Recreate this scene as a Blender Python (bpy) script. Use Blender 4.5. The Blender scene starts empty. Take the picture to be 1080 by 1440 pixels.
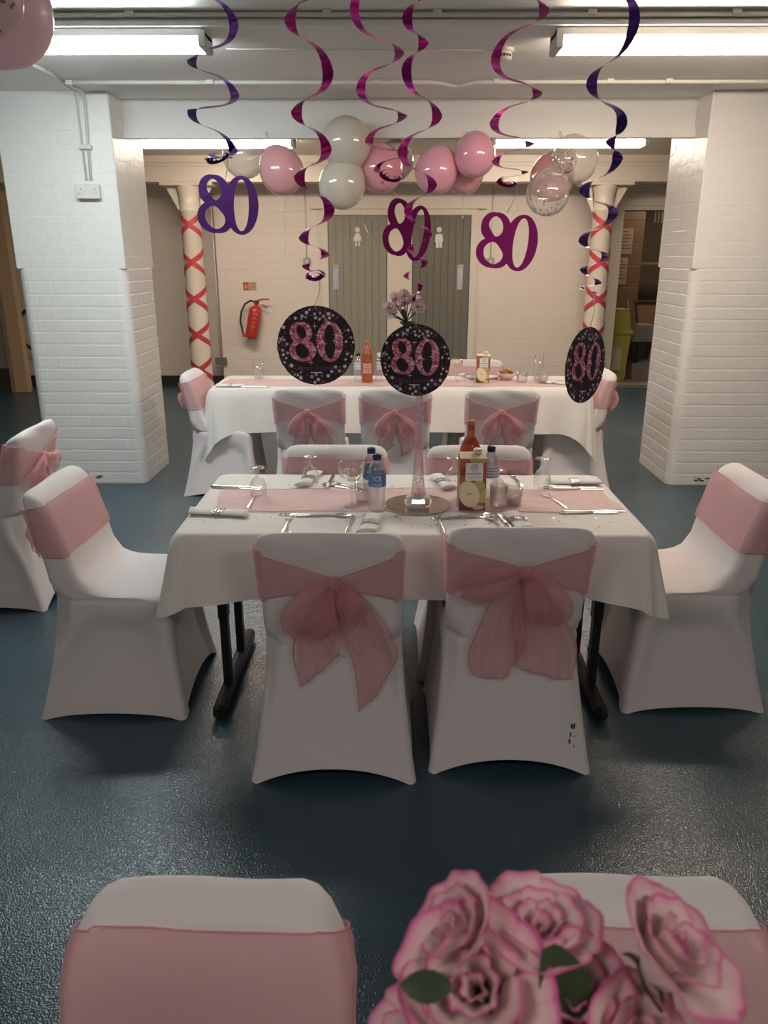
import bpy, bmesh, math, random
from math import sin, cos, pi, radians as R
from mathutils import Vector, Matrix, noise
random.seed(7)
SC = bpy.context.scene
COL = SC.collection
# ---------------------------------------------------------------- camera
cd = bpy.data.cameras.new('camera'); cam = bpy.data.objects.new('camera', cd); COL.objects.link(cam)
cd.sensor_fit = 'VERTICAL'; cd.sensor_height = 36.0; cd.sensor_width = 27.0; cd.lens = 36*1081/1440
cam.location = (0, 0, 1.62); cam.rotation_euler = (R(90-18.4), 0, R(0.6))
cd.clip_start = 0.02
cd.dof.use_dof = True; cd.dof.focus_distance = 3.0; cd.dof.aperture_fstop = 9.0
SC.camera = cam
# ---------------------------------------------------------------- world
w = bpy.data.worlds.new('world'); SC.world = w; w.use_nodes = True
w.node_tree.nodes['Background'].inputs[0].default_value = (1, .93, .85, 1)
w.node_tree.nodes['Background'].inputs[1].default_value = 0.05
SC.view_settings.view_transform = 'Standard'; SC.view_settings.look = 'None'
SC.view_settings.gamma = 1; SC.view_settings.use_curve_mapping = False
SC.view_settings.exposure = 0.45
LIGHT_COOL = (0.90, 0.99, 1.0); LIGHT_WARM = (1.0, .82, .67); LIGHT_NEUTRAL = (1.0, .92, .87)
E_FRONT, E_BACK, E_BEHIND = 35.0, 36.0, 15.0

# ================================================================ materials
MATS = {}
def mat(name, col, rough=.6, metal=0, bump=0, bscale=60, spec=.5, sheen=0, var=0, vscale=8, detail=3, coat=0, emis=None, estr=0, bdist=.002, alpha=1, trans=0):
    if name in MATS: return MATS[name]
    m = bpy.data.materials.new(name); m.use_nodes = True; nt = m.node_tree; b = nt.nodes['Principled BSDF']
    b.inputs['Base Color'].default_value = (*col, 1); b.inputs['Roughness'].default_value = rough
    b.inputs['Metallic'].default_value = metal; b.inputs['Specular IOR Level'].default_value = spec
    b.inputs['Sheen Weight'].default_value = sheen; b.inputs['Coat Weight'].default_value = coat
    b.inputs['Transmission Weight'].default_value = trans
    b.inputs['Alpha'].default_value = alpha
    if emis: b.inputs['Emission Color'].default_value = (*emis, 1); b.inputs['Emission Strength'].default_value = estr
    tc = nt.nodes.new('ShaderNodeTexCoord')
    if var:
        n = nt.nodes.new('ShaderNodeTexNoise'); n.inputs['Scale'].default_value = vscale; n.inputs['Detail'].default_value = 4
        nt.links.new(tc.outputs['Object'], n.inputs['Vector'])
        mx = nt.nodes.new('ShaderNodeMix'); mx.data_type = 'RGBA'
        mx.inputs['A'].default_value = (*[c*(1-var) for c in col], 1); mx.inputs['B'].default_value = (*[min(1, c*(1+var)) for c in col], 1)
        nt.links.new(n.outputs['Fac'], mx.inputs['Factor']); nt.links.new(mx.outputs['Result'], b.inputs['Base Color'])
    if bump:
        n = nt.nodes.new('ShaderNodeTexNoise'); n.inputs['Scale'].default_value = bscale; n.inputs['Detail'].default_value = detail
        nt.links.new(tc.outputs['Object'], n.inputs['Vector'])
        bp = nt.nodes.new('ShaderNodeBump'); bp.inputs['Strength'].default_value = bump; bp.inputs['Distance'].default_value = bdist
        nt.links.new(n.outputs['Fac'], bp.inputs['Height']); nt.links.new(bp.outputs['Normal'], b.inputs['Normal'])
    MATS[name] = m; return m

def sheer(name, col, a, rough=.5, sheen=.6, fold=40):
    """organza: real weave lets part of the light straight through"""
    if name in MATS: return MATS[name]
    m = bpy.data.materials.new(name); m.use_nodes = True; nt = m.node_tree; b = nt.nodes['Principled BSDF']
    b.inputs['Base Color'].default_value = (*col, 1); b.inputs['Roughness'].default_value = rough
    b.inputs['Sheen Weight'].default_value = sheen; b.inputs['Sheen Tint'].default_value = (1, .75, .78, 1)
    tc = nt.nodes.new('ShaderNodeTexCoord'); n = nt.nodes.new('ShaderNodeTexNoise')
    n.inputs['Scale'].default_value = fold; n.inputs['Detail'].default_value = 3
    mp = nt.nodes.new('ShaderNodeMapping'); mp.inputs['Scale'].default_value = (.35, 1, 1.0)
    nt.links.new(tc.outputs['Object'], mp.inputs[0]); nt.links.new(mp.outputs[0], n.inputs['Vector'])
    bp = nt.nodes.new('ShaderNodeBump'); bp.inputs['Strength'].default_value = .5; bp.inputs['Distance'].default_value = .004
    nt.links.new(n.outputs['Fac'], bp.inputs['Height']); nt.links.new(bp.outputs['Normal'], b.inputs['Normal'])
    lw = nt.nodes.new('ShaderNodeLayerWeight'); lw.inputs['Blend'].default_value = .35
    mr = nt.nodes.new('ShaderNodeMapRange'); mr.inputs['To Min'].default_value = a; mr.inputs['To Max'].default_value = min(1, a+.35)
    nt.links.new(lw.outputs['Facing'], mr.inputs['Value'])
    tr = nt.nodes.new('ShaderNodeBsdfTransparent'); mx = nt.nodes.new('ShaderNodeMixShader')
    tl = nt.nodes.new('ShaderNodeBsdfTranslucent'); tl.inputs[0].default_value = (*col, 1)
    m2 = nt.nodes.new('ShaderNodeMixShader'); m2.inputs[0].default_value = .35
    nt.links.new(b.outputs[0], m2.inputs[1]); nt.links.new(tl.outputs[0], m2.inputs[2])
    nt.links.new(mr.outputs[0], mx.inputs[0]); nt.links.new(tr.outputs[0], mx.inputs[1]); nt.links.new(m2.outputs[0], mx.inputs[2])
    nt.links.new(mx.outputs[0], nt.nodes['Material Output'].inputs[0])
    MATS[name] = m; return m

def thin_glass(name, tint=(1, 1, 1), base=.06, edge=.75, rough=.05, body=None, bodyamt=.0):
    """thin clear wall: mostly transparent, reflecting more at grazing angles"""
    if name in MATS: return MATS[name]
    m = bpy.data.materials.new(name); m.use_nodes = True; nt = m.node_tree
    nt.nodes.remove(nt.nodes['Principled BSDF'])
    tr = nt.nodes.new('ShaderNodeBsdfTransparent'); tr.inputs[0].default_value = (*tint, 1)
    gl = nt.nodes.new('ShaderNodeBsdfGlossy'); gl.inputs['Roughness'].default_value = rough
    lw = nt.nodes.new('ShaderNodeLayerWeight'); lw.inputs['Blend'].default_value = .25
    mr = nt.nodes.new('ShaderNodeMapRange'); mr.inputs['To Min'].default_value = base; mr.inputs['To Max'].default_value = edge
    nt.links.new(lw.outputs['Facing'], mr.inputs['Value'])
    mx = nt.nodes.new('ShaderNodeMixShader'); nt.links.new(mr.outputs[0], mx.inputs[0])
    nt.links.new(tr.outputs[0], mx.inputs[1]); nt.links.new(gl.outputs[0], mx.inputs[2]); last = mx
    if body:
        df = nt.nodes.new('ShaderNodeBsdfDiffuse'); df.inputs[0].default_value = (*body, 1)
        m2 = nt.nodes.new('ShaderNodeMixShader'); m2.inputs[0].default_value = bodyamt
        nt.links.new(mx.outputs[0], m2.inputs[1]); nt.links.new(df.outputs[0], m2.inputs[2]); last = m2
    nt.links.new(last.outputs[0], nt.nodes['Material Output'].inputs[0])
    MATS[name] = m; return m

def brick_bump_mat(name, col, strength=.35):
    m = mat(name, col, rough=.45, var=.04, vscale=3); nt = m.node_tree; b = nt.nodes['Principled BSDF']
    tc = nt.nodes.new('ShaderNodeTexCoord'); mp = nt.nodes.new('ShaderNodeMapping'); mp.inputs['Rotation'].default_value = (R(90), 0, 0)
    br = nt.nodes.new('ShaderNodeTexBrick'); br.inputs['Scale'].default_value = 1; br.inputs['Brick Width'].default_value = .235
    br.inputs['Row Height'].default_value = .0855; br.inputs['Mortar Size'].default_value = .005; br.inputs['Mortar Smooth'].default_value = .6
    for i in ('Color1', 'Color2'): br.inputs[i].default_value = (1, 1, 1, 1)
    br.inputs['Mortar'].default_value = (0, 0, 0, 1)
    nz = nt.nodes.new('ShaderNodeTexNoise'); nz.inputs['Scale'].default_value = 5
    ml = nt.nodes.new('ShaderNodeMath'); ml.operation = 'MULTIPLY'
    nt.links.new(tc.outputs['Object'], mp.inputs[0]); nt.links.new(mp.outputs[0], br.inputs['Vector'])
    nt.links.new(tc.outputs['Object'], nz.inputs['Vector'])
    nt.links.new(br.outputs['Color'], ml.inputs[0]); nt.links.new(nz.outputs['Fac'], ml.inputs[1])
    bp = nt.nodes.new('ShaderNodeBump'); bp.inputs['Strength'].default_value = strength; bp.inputs['Distance'].default_value = .008
    nt.links.new(ml.outputs[0], bp.inputs['Height']); nt.links.new(bp.outputs['Normal'], b.inputs['Normal'])
    return m

PAINT = mat('pier_paint', (.80, .79, .76), rough=.36, bump=.6, bscale=14, bdist=.006, var=.03, vscale=6)
PAINTB = brick_bump_mat('back_wall_paint', (.78, .70, .62), .5)
CEIL = mat('ceiling_paint', (.80, .79, .75), rough=.5, bump=.3, bscale=9, bdist=.006, var=.05, vscale=2)
LINTEL = mat('lintel_paint', (.74, .73, .70), rough=.45, bump=.2, bscale=12, var=.05, vscale=3)
CREAM = mat('cream_gloss', (.74, .67, .56), rough=.35, bump=.15, bscale=20, var=.03)
TRIMW = mat('conduit_white', (.70, .68, .63), rough=.4)
COVER = mat('spandex_white', (.73, .69, .69), rough=.75, sheen=.25, bump=.12, bscale=16, bdist=.006, var=.02)
CLOTH = mat('cotton_cloth', (.80, .77, .73), rough=.9, bump=.35, bscale=14, bdist=.006, var=.02)
SASH = sheer('organza_pink', (.80, .37, .40), .38)
SASHD = sheer('organza_pink_gathered', (.86, .45, .47), .40)
HEM = mat('organza_hem', (.60, .22, .26), rough=.6)
RUN = sheer('runner_organza', (.88, .62, .62), .46, fold=30)
BLK = mat('black_metal', (.012, .010, .012), rough=.4)
CHROME = mat('cutlery_steel', (.80, .78, .75), rough=.22, metal=1)
GLASS = thin_glass('clear_glass', (.99, .985, .98), .05, .8, .04, (.95, .93, .90), .06)
VGLASS = thin_glass('vase_glass', (.98, .975, .97), .14, .95, .06, (.95, .93, .92), .12)
PLASTIC = thin_glass('clear_plastic', (.97, .975, .98), .10, .85, .08, (.9, .92, .94), .08)
RUBBER = mat('black_rubber', (.02, .02, .02), rough=.6)
DARK = mat('dark_metal', (.10, .09, .08), rough=.4, metal=.5)

def floor_mat():
    m = bpy.data.materials.new('safety_vinyl'); m.use_nodes = True; nt = m.node_tree; b = nt.nodes['Principled BSDF']
    tc = nt.nodes.new('ShaderNodeTexCoord')
    n = nt.nodes.new('ShaderNodeTexNoise'); n.inputs['Scale'].default_value = 1.2; n.inputs['Detail'].default_value = 4
    cr = nt.nodes.new('ShaderNodeValToRGB')
    cr.color_ramp.elements[0].position = .35; cr.color_ramp.elements[0].color = (.030, .066, .088, 1)
    cr.color_ramp.elements[1].position = .7; cr.color_ramp.elements[1].color = (.042, .086, .110, 1)
    nt.links.new(tc.outputs['Object'], n.inputs['Vector']); nt.links.new(n.outputs['Fac'], cr.inputs[0])
    nt.links.new(cr.outputs[0], b.inputs['Base Color'])
    b.inputs['Specular IOR Level'].default_value = .6
    n2 = nt.nodes.new('ShaderNodeTexNoise'); n2.inputs['Scale'].default_value = 250; n2.inputs['Detail'].default_value = 0
    bp = nt.nodes.new('ShaderNodeBump'); bp.inputs['Strength'].default_value = .9; bp.inputs['Distance'].default_value = .0015
    nt.links.new(tc.outputs['Object'], n2.inputs['Vector']); nt.links.new(n2.outputs['Fac'], bp.inputs['Height'])
    nt.links.new(bp.outputs['Normal'], b.inputs['Normal'])
    # wear: patches where the grit has polished smooth
    n3 = nt.nodes.new('ShaderNodeTexNoise'); n3.inputs['Scale'].default_value = 2.3
    mr = nt.nodes.new('ShaderNodeMapRange'); mr.inputs['To Min'].default_value = .21; mr.inputs['To Max'].default_value = .29
    nt.links.new(tc.outputs['Object'], n3.inputs['Vector']); nt.links.new(n3.outputs['Fac'], mr.inputs['Value'])
    nt.links.new(mr.outputs[0], b.inputs['Roughness'])
    return m
FLOOR = floor_mat()

# ================================================================ mesh helpers
def link(name, me, m, parent=None, smooth=False):
    o = bpy.data.objects.new(name, me); COL.objects.link(o)
    if m is not None and not me.materials:
        for q in (m if isinstance(m, (list, tuple)) else [m]): me.materials.append(q)
    if smooth:
        for p in me.polygons: p.use_smooth = True
    if parent: o.parent = parent
    return o
def mk(name, V, F, m, parent=None, smooth=False):
    me = bpy.data.meshes.new(name); me.from_pydata([tuple(v) for v in V], [], F); me.update()
    return link(name, me, m, parent, smooth)
def tag(o, label, cat, group=None, kind=None):
    o['label'] = label; o['category'] = cat
    if group: o['group'] = group
    if kind: o['kind'] = kind
    return o
def thing(name, label, cat, loc=(0, 0, 0), rz=0, group=None, rot=None):
    o = bpy.data.objects.new(name, None); COL.objects.link(o); o.location = loc
    o.rotation_euler = rot if rot else (0, 0, rz); o.empty_display_size = .05
    return tag(o, label, cat, group)
def struct(o): o['kind'] = 'structure'; return o
class G:
    """geometry collector"""
    def __init__(s): s.V = []; s.F = []; s.MI = []
    def add(s, V, F, mi=0):
        k = len(s.V); s.V += [tuple(v) for v in V]; s.F += [tuple(i+k for i in f) for f in F]; s.MI += [mi]*len(F); return s
    def box(s, a, b, mi=0, rot=None, c=0):
        (x0, y0, z0), (x1, y1, z1) = a, b
        if c:
            V = []
            for z, i in ((z0, c), (z0+c, 0), (z1-c, 0), (z1, c)):
                V += [(x0+i, y0+i, z), (x1-i, y0+i, z), (x1-i, y1-i, z), (x0+i, y1-i, z)]
            F = [(3, 2, 1, 0), (12, 13, 14, 15)]
            for r in range(3):
                for k in range(4): F.append((r*4+k, r*4+(k+1) % 4, r*4+4+(k+1) % 4, r*4+4+k))
        else:
            V = [(x0, y0, z0), (x1, y0, z0), (x1, y1, z0), (x0, y1, z0), (x0, y0, z1), (x1, y0, z1), (x1, y1, z1), (x0, y1, z1)]
            F = [(3, 2, 1, 0), (4, 5, 6, 7), (0, 1, 5, 4), (1, 2, 6, 5), (2, 3, 7, 6), (3, 0, 4, 7)]
        if rot: V = [rot @ Vector(v) for v in V]
        return s.add(V, F, mi)
    def lathe(s, prof, n=24, cx=0, cy=0, z=0, mi=0, axis=None, capa=False, capb=False):
        V = []; F = []
        for r, h in prof:
            for k in range(n):
                a = 2*pi*k/n; v = Vector((cx+r*cos(a), cy+r*sin(a), z+h))
                if axis: v = axis @ v
                V.append(v)
        for i in range(len(prof)-1):
            for k in range(n): F.append((i*n+k, i*n+(k+1) % n, (i+1)*n+(k+1) % n, (i+1)*n+k))
        if capa: F.append(tuple(range(n-1, -1, -1)))
        if capb: F.append(tuple((len(prof)-1)*n+k for k in range(n)))
        return s.add(V, F, mi)
    def tube(s, pts, r, n=8, mi=0, cap=True):
        pts = [Vector(p) for p in pts]; rr = r if isinstance(r, (list, tuple)) else [r]*len(pts)
        V = []; F = []; up = None
        for i, p in enumerate(pts):
            t = (pts[min(i+1, len(pts)-1)]-pts[max(i-1, 0)]).normalized()
            if up is None: up = Vector((0, 0, 1)) if abs(t.z) < .9 else Vector((1, 0, 0))
            a = (up - t*up.dot(t)).normalized(); b = t.cross(a); up = a
            for k in range(n):
                q = 2*pi*k/n; V.append(p+(a*cos(q)+b*sin(q))*rr[i])
        for i in range(len(pts)-1):
            for k in range(n): F.append((i*n+k, i*n+(k+1) % n, (i+1)*n+(k+1) % n, (i+1)*n+k))
        if cap: F += [tuple(range(n-1, -1, -1)), tuple((len(pts)-1)*n+k for k in range(n))]
        return s.add(V, F, mi)
    def prism(s, poly, z0, z1, mi=0, T=None):
        n = len(poly); V = [(x, y, z0) for x, y in poly]+[(x, y, z1) for x, y in poly]
        F = [tuple(range(n-1, -1, -1)), tuple(range(n, 2*n))]+[(k, (k+1) % n, n+(k+1) % n, n+k) for k in range(n)]
        if T: V = [T @ Vector(v) for v in V]
        return s.add(V, F, mi)
    def grid(s, fn, nu, nv, mi=0, closeu=False):
        V = [fn(i/(nu if closeu else nu-1), j/(nv-1)) for j in range(nv) for i in range(nu)]; F = []
        for j in range(nv-1):
            for i in range(nu if closeu else nu-1): F.append((j*nu+i, j*nu+(i+1) % nu, (j+1)*nu+(i+1) % nu, (j+1)*nu+i))
        return s.add(V, F, mi)
    def out(s, name, m, parent=None, smooth=False, loc=None, rot=None):
        o = mk(name, s.V, s.F, m, parent, smooth)
        if any(s.MI):
            for p, k in zip(o.data.polygons, s.MI): p.material_index = k
        if loc: o.location = loc
        if rot: o.rotation_euler = rot
        return o
def sbox(name, a, b, m, parent=None, c=0):
    """box whose origin is at its centre"""
    ctr = [(p+q)/2 for p, q in zip(a, b)]; h = [abs(q-p)/2 for p, q in zip(a, b)]
    return G().box([-v for v in h], h, c=c).out(name, m, parent, loc=ctr)
def text_obj(name, s, size, m, parent, loc, rot=(R(90), 0, 0), ext=.0004, align='CENTER', shear=0, wrap=None):
    cu = bpy.data.curves.new(name, 'FONT'); cu.body = s; cu.size = size; cu.extrude = ext; cu.align_x = align; cu.align_y = 'CENTER'; cu.shear = shear; cu.resolution_u = 2
    t = bpy.data.objects.new('t', cu); COL.objects.link(t)
    me = bpy.data.meshes.new_from_object(t); bpy.data.objects.remove(t); bpy.data.curves.remove(cu)
    if wrap:
        for v in me.vertices:
            a = v.co.x/wrap; r = wrap+v.co.z; v.co = Vector((r*sin(a), v.co.y, r*cos(a)-wrap))
    me.materials.clear(); me.materials.append(m)
    o = bpy.data.objects.new(name, me); COL.objects.link(o); o.parent = parent; o.location = loc; o.rotation_euler = rot
    return o

# ================================================================ setting
struct(sbox('floor', (-6, -3, -.1), (6, 10.25, 0), FLOOR))
struct(sbox('ceiling', (-6, -3, 2.68), (6, 4.06, 2.85), CEIL))
struct(sbox('ceiling', (-6, 4.06, 2.63), (6, 6.2, 2.85), CEIL))
struct(sbox('ceiling', (-6, 6.2, 2.69), (6, 10.3, 2.85), CREAM))
struct(sbox('wall_left', (-6.1, -3, 0), (-6, 10.3, 2.7), PAINTB))
struct(sbox('wall_right', (6, -3, 0), (6.1, 12.8, 2.7), PAINTB))
struct(sbox('wall_front', (-6, -3.1, 0), (6, -3, 2.7), PAINTB))
# back wall with the kitchen opening
g = G(); g.box((-6, 10.22, 0), (-2.2, 10.3, 2.7)); g.box((-2.2, 10.1, 0), (2.82, 10.3, 2.7)); g.box((3.68, 10.1, 0), (6, 10.3, 2.7)); g.box((2.82, 10.1, 2.15), (3.68, 10.3, 2.7))
struct(g.out('wall_back', PAINTB))
SK = mat('dark_skirting', (.03, .03, .032), rough=.5)
struct(sbox('baseboard_back', (-2.2, 10.08, 0), (-.9, 10.1, .1), SK))
struct(sbox('baseboard_back', (1.06, 10.08, 0), (2.66, 10.1, .1), SK))
struct(sbox('baseboard_back', (-6, 10.19, 0), (-2.2, 10.22, .12), SK))
# lintel between the piers
g = G(); g.box((-1.86, 5.80, 2.43), (2.07, 6.1, 2.63)); g.box((-1.86, 5.77, 2.385), (2.07, 5.83, 2.43)); g.box((-1.86, 5.785, 2.39), (2.07, 5.80, 2.44))
struct(g.out('trim_1', LINTEL)); bpy.data.objects['trim_1']['label'] = 'painted lintel beam between the two brick piers'
# cream beam above the iron columns
g = G(); g.box((-6, 9.42, 2.42), (6, 9.68, 2.69)); g.box((-6, 9.39, 2.62), (6, 9.42, 2.69)); g.box((-6, 9.40, 2.585), (6, 9.42, 2.60))
struct(g.out('trim_2', CREAM)); bpy.data.objects['trim_2']['label'] = 'cream beam carried by the iron columns'
# picture rail lines on wall above doors
struct(sbox('trim_3', (2.3, 10.06, 2.36), (3.9, 10.1, 2.39), CREAM)); struct(sbox('trim_3', (2.3, 10.07, 2.29), (3.9, 10.1, 2.31), CREAM))
# bright strip (step) of the front ceiling
struct(sbox('trim_4', (-6, 4.045, 2.625), (6, 4.06, 2.645), CEIL))

# ---- piers
CH = .0855
def rounded(x0, y0, x1, y1, r, n=5):
    P = []
    for cx, cy, a0 in ((x1-r, y0+r, -90), (x1-r, y1-r, 0), (x0+r, y1-r, 90), (x0+r, y0+r, 180)):
        for k in range(n+1):
            a = R(a0+90*k/n); P.append((cx+r*cos(a), cy+r*sin(a)))
    return P
def pier(name, x0, x1, y0, y1):
    e = struct(bpy.data.objects.new(name, None)); COL.objects.link(e); e.location = ((x0+x1)/2, (y0+y1)/2, 0)
    e['label'] = 'white painted brick pier'
    W, D = (x1-x0)/2, (y1-y0)/2; k = .0; zs = 1.54
    core = G(); core.prism(rounded(-W+k, -D+k, W-k, D-k, .065), 0, zs, 0); core.prism(rounded(-W+k, -D+k, W-k, D-k, .008, 1), zs, 2.63, 0)
    core.out('pier_core', PAINT, e)
    cache = {}
    def corner(round_, la, lb, proud):
        key = (round_, la, lb, proud)
        if key in cache: return cache[key]
        r = .07 if round_ else .006; n = 5 if round_ else 1; t = .03; o = proud-.005
        # L outline, corner at (0,0), arms along +x (la) and +y (lb); outer offset o outwards
        def outl(i):
            P = [(la-i, t), (la-i, -o+i)]
            for q in range(n+1):
                a = R(-90-90*q/n); P.append((r-o+i*0+(r-i)*cos(a), r-o+(r-i)*sin(a)))
            P += [(-o+i, lb-i), (t, lb-i), (t, t)]
            return P
        hz = CH-.008; V = []; L = len(outl(0))
        for z, i in ((0, .004), (.004, 0), (hz-.004, 0), (hz, .004)): V += [(x, y, z) for x, y in outl(i)]
        F = [tuple(range(L)), tuple(range(4*L-1, 3*L-1, -1))]
        for a in range(3):
            for b in range(L): F.append((a*L+b, (a+1)*L+b, (a+1)*L+(b+1) % L, a*L+(b+1) % L))
        me = bpy.data.meshes.new('brick'); me.from_pydata(V, [], F); me.update(); me.materials.append(PAINT); cache[key] = me; return me
    def flat(L, proud):
        key = ('f', round(L, 3), proud)
        if key in cache: return cache[key]
        b = G().box((0, -(proud-.005), 0), (L, .03, CH-.008), c=.003)
        me = bpy.data.meshes.new('brick'); me.from_pydata(b.V, [], b.F); me.update(); me.materials.append(PAINT); cache[key] = me; return me
    def put(me, x, y, z, rz, sx=1):
        o = bpy.data.objects.new('brick', me); COL.objects.link(o); o.parent = e; o.location = (x, y, z); o.rotation_euler = (0, 0, rz)
        return o
    inner = 1 if x0 < 0 else -1      # side that faces the opening: +x for the left pier
    nC = int(2.63/CH)
    for c in range(nC):
        z = c*CH+.004; rd = z < zs-.02; pr = .0068 if rd else .0057
        a, b = (.225, .112) if c % 2 else (.112, .225)
        j = lambda: random.uniform(-.0009, .0006)
        # inner front corner and outer front corner
        if inner == 1:
            put(corner(rd, a, b, pr), W, -D, z, R(90))      # arms: +x->+y? rotated 90: x->y, y->-x
            put(corner(rd, b, a, pr), -W, -D, z, 0)
            # after rot 90 the arm 'la' runs +y (side), 'lb' runs -x (front)
            fx0, fx1 = -W+b+.002, W-b-.002
            sy0, X, rz = -D+a+.002, W, R(90)
            put(corner(rd, a, b, pr), W, D, z, R(180))
            sy1 = D-b-.006
        else:
            put(corner(rd, a, b, pr), -W, -D, z, 0)         # la along +x front, lb along +y side
            put(corner(rd, b, a, pr), W, -D, z, R(90))
            fx0, fx1 = -W+a+.002, W-a-.002
            sy0, X, rz = -D+b+.002, -W, R(-90)
            put(corner(rd, b, a, pr), -W, D, z, R(270))
            sy1 = D-b-.006 if False else D-a*0-b-.006
        L = fx1-fx0; n = max(1, round(L/.235)); bl = L/n
        for q in range(n): put(flat(bl-.0015, pr), fx0+q*bl+.001, -D+j(), z, 0)
        L = sy1-sy0; n = max(1, round(L/.235)); bl = L/n
        for q in range(n):
            if inner == 1: put(flat(bl-.0015, pr), W+j(), sy0+q*bl+.001, z, R(90))
            else: put(flat(bl-.0015, pr), -W+j(), sy0+(q+1)*bl-.001, z, R(-90))
    # chipped paint marks low on the front
    ch = G()
    rr = random.Random(3 if x0 < 0 else 5)
    for q in range(9):
        bx = (-W*.2 if x0 < 0 else -W*.35)+rr.uniform(-.1, .12); bz = rr.uniform(.03, .06); s = rr.uniform(.004, .014)
        P = [(bx+s*rr.uniform(.6, 1.3)*cos(t)*1.6, bz+s*.5*rr.uniform(.6, 1.2)*sin(t)) for t in [i*2*pi/7 for i in range(7)]]
        ch.add([(x, -D-.0062, z) for x, z in P], [tuple(range(7))])
    o = ch.out('paint_chip', mat('bare_brick', (.16, .09, .05), rough=.9), e); o['kind'] = 'stuff'
    return e
pier('wall_left_pier', -2.594, -1.84, 5.535, 6.19)
pier('wall_right_pier', 2.05, 2.86, 5.535, 6.25)

# ---- conduits on the ceiling and pier
def conduit(pts, r=.011, label='thin white conduit clipped along the ceiling', clips=()):
    g = G(); g.tube(pts, r, 8); e = g.out('conduit', TRIMW, None, True); tag(e, label, 'conduit')
    for c in clips: G().box((-.02, -.02, -.014), (.02, .02, .012), c=.004).out('saddle_clip', TRIMW, e, loc=c)
    return e
conduit([(-1.99, 5.2, 2.615), (-.2, 5.2, 2.612), (.22, 5.2, 2.612), (.30, 5.23, 2.611), (.36, 5.30, 2.61), (.42, 5.30, 2.61), (.50, 5.2, 2.612), (.6, 5.2, 2.612), (2.6, 5.2, 2.612), (5.9, 5.2, 2.612)],
        .012, 'long white conduit with a dip running across the ceiling above the lintel', [(x, 5.2, 2.616) for x in (-1.95, -1.1, -.1, .62, 1.3, 1.65, 2.4)])
conduit([(-1.97, 4.1, 2.615), (-1.97, 5.0, 2.615), (-2.0, 5.2, 2.615)], .010, 'short white conduit running toward the camera from the ceiling corner', [])
conduit([(-1.96, 5.2, 2.613), (-1.97, 5.44, 2.612), (-1.985, 5.50, 2.59), (-1.99, 5.519, 2.53), (-2.005, 5.519, 2.1)], .008, 'right of two thin white conduits down the left pier to the socket', [(-1.995, 5.521, 2.3)])
conduit([(-2.00, 5.2, 2.611), (-2.02, 5.44, 2.611), (-2.035, 5.50, 2.58), (-2.04, 5.519, 2.52), (-2.035, 5.519, 2.1)], .006, 'left of two thin white conduits down the left pier to the socket', [(-2.037, 5.521, 2.3)])
conduit([(-6+.1, 4.03, 2.665), (-.6, 4.03, 2.665), (.6, 4.03, 2.66), (5.9, 4.03, 2.665)], .010, 'grey white conduit across the ceiling step behind the front lights', [(x, 4.03, 2.67) for x in (-1.2, -.3, .2, .9, 1.55)])
conduit([(-.85, 4.45, 2.622), (.53, 4.5, 2.624)], .003, 'thin white wire from left fluorescent light to smoke detector')

# socket on pier
def socket(name, x, y, z, rz, label, w=.15, h=.088, m=TRIMW, metal=False):
    t = thing(name, label, 'socket', (x, y, z), rz)
    G().box((-w/2, -.035, -h/2), (w/2, 0, h/2), c=.006).out('back_box', m, t)
    G().box((-w/2-.003, -.043, -h/2-.003), (w/2+.003, -.035, h/2+.003), c=.003).out('face_plate', m, t)
    dk = RUBBER
    for s in (-1, 1):
        for dx, dz, ww, hh in ((0, .012, .004, .009), (-.011, -.012, .007, .004), (.011, -.012, .007, .004)):
            cx = s*w*.3+dx; G().box((cx-ww/2, -.0445, dz-hh/2), (cx+ww/2, -.043, dz+hh/2)).out('pin_hole', dk, t)
        G().box((s*.012-.006, -.0455, .018), (s*.012+.006, -.043, .03), c=.001).out('rocker_switch', m, t)
    return t
socket('double_socket', -2.025, 5.535, 2.03, 0, 'white double socket high on the left brick pier')
STEEL = mat('brushed_steel', (.35, .32, .28), rough=.4, metal=.8)
socket('double_socket', -2.22, 10.1, .33, 0, 'small metal clad double socket low on the back wall behind left column', .145, .09, STEEL)
conduit([(-2.225, 10.085, .38), (-2.225, 10.085, 2.4)], .010, 'vertical conduit down the back wall corner to the metal socket')
def switch(x, z, label):
    t = thing('light_switch', label, 'switch', (x, 10.1, z))
    G().box((-.045, -.03, -.045), (.045, 0, .045), c=.004).out('switch_box', STEEL, t)
    G().box((-.010, -.036, -.018), (.010, -.03, .018), c=.002).out('rocker', TRIMW, t)
switch(-1.07, 1.556, 'small metal light switch left of the left grey door')
switch(1.22, 1.556, 'small metal light switch right of the right grey door')
conduit([(-1.07, 10.09, 1.60), (-1.07, 10.09, 2.42)], .008, 'vertical conduit above the light switch left of the doors')
conduit([(1.22, 10.09, 1.60), (1.22, 10.09, 2.42)], .008, 'vertical conduit above the light switch right of the doors')

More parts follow.
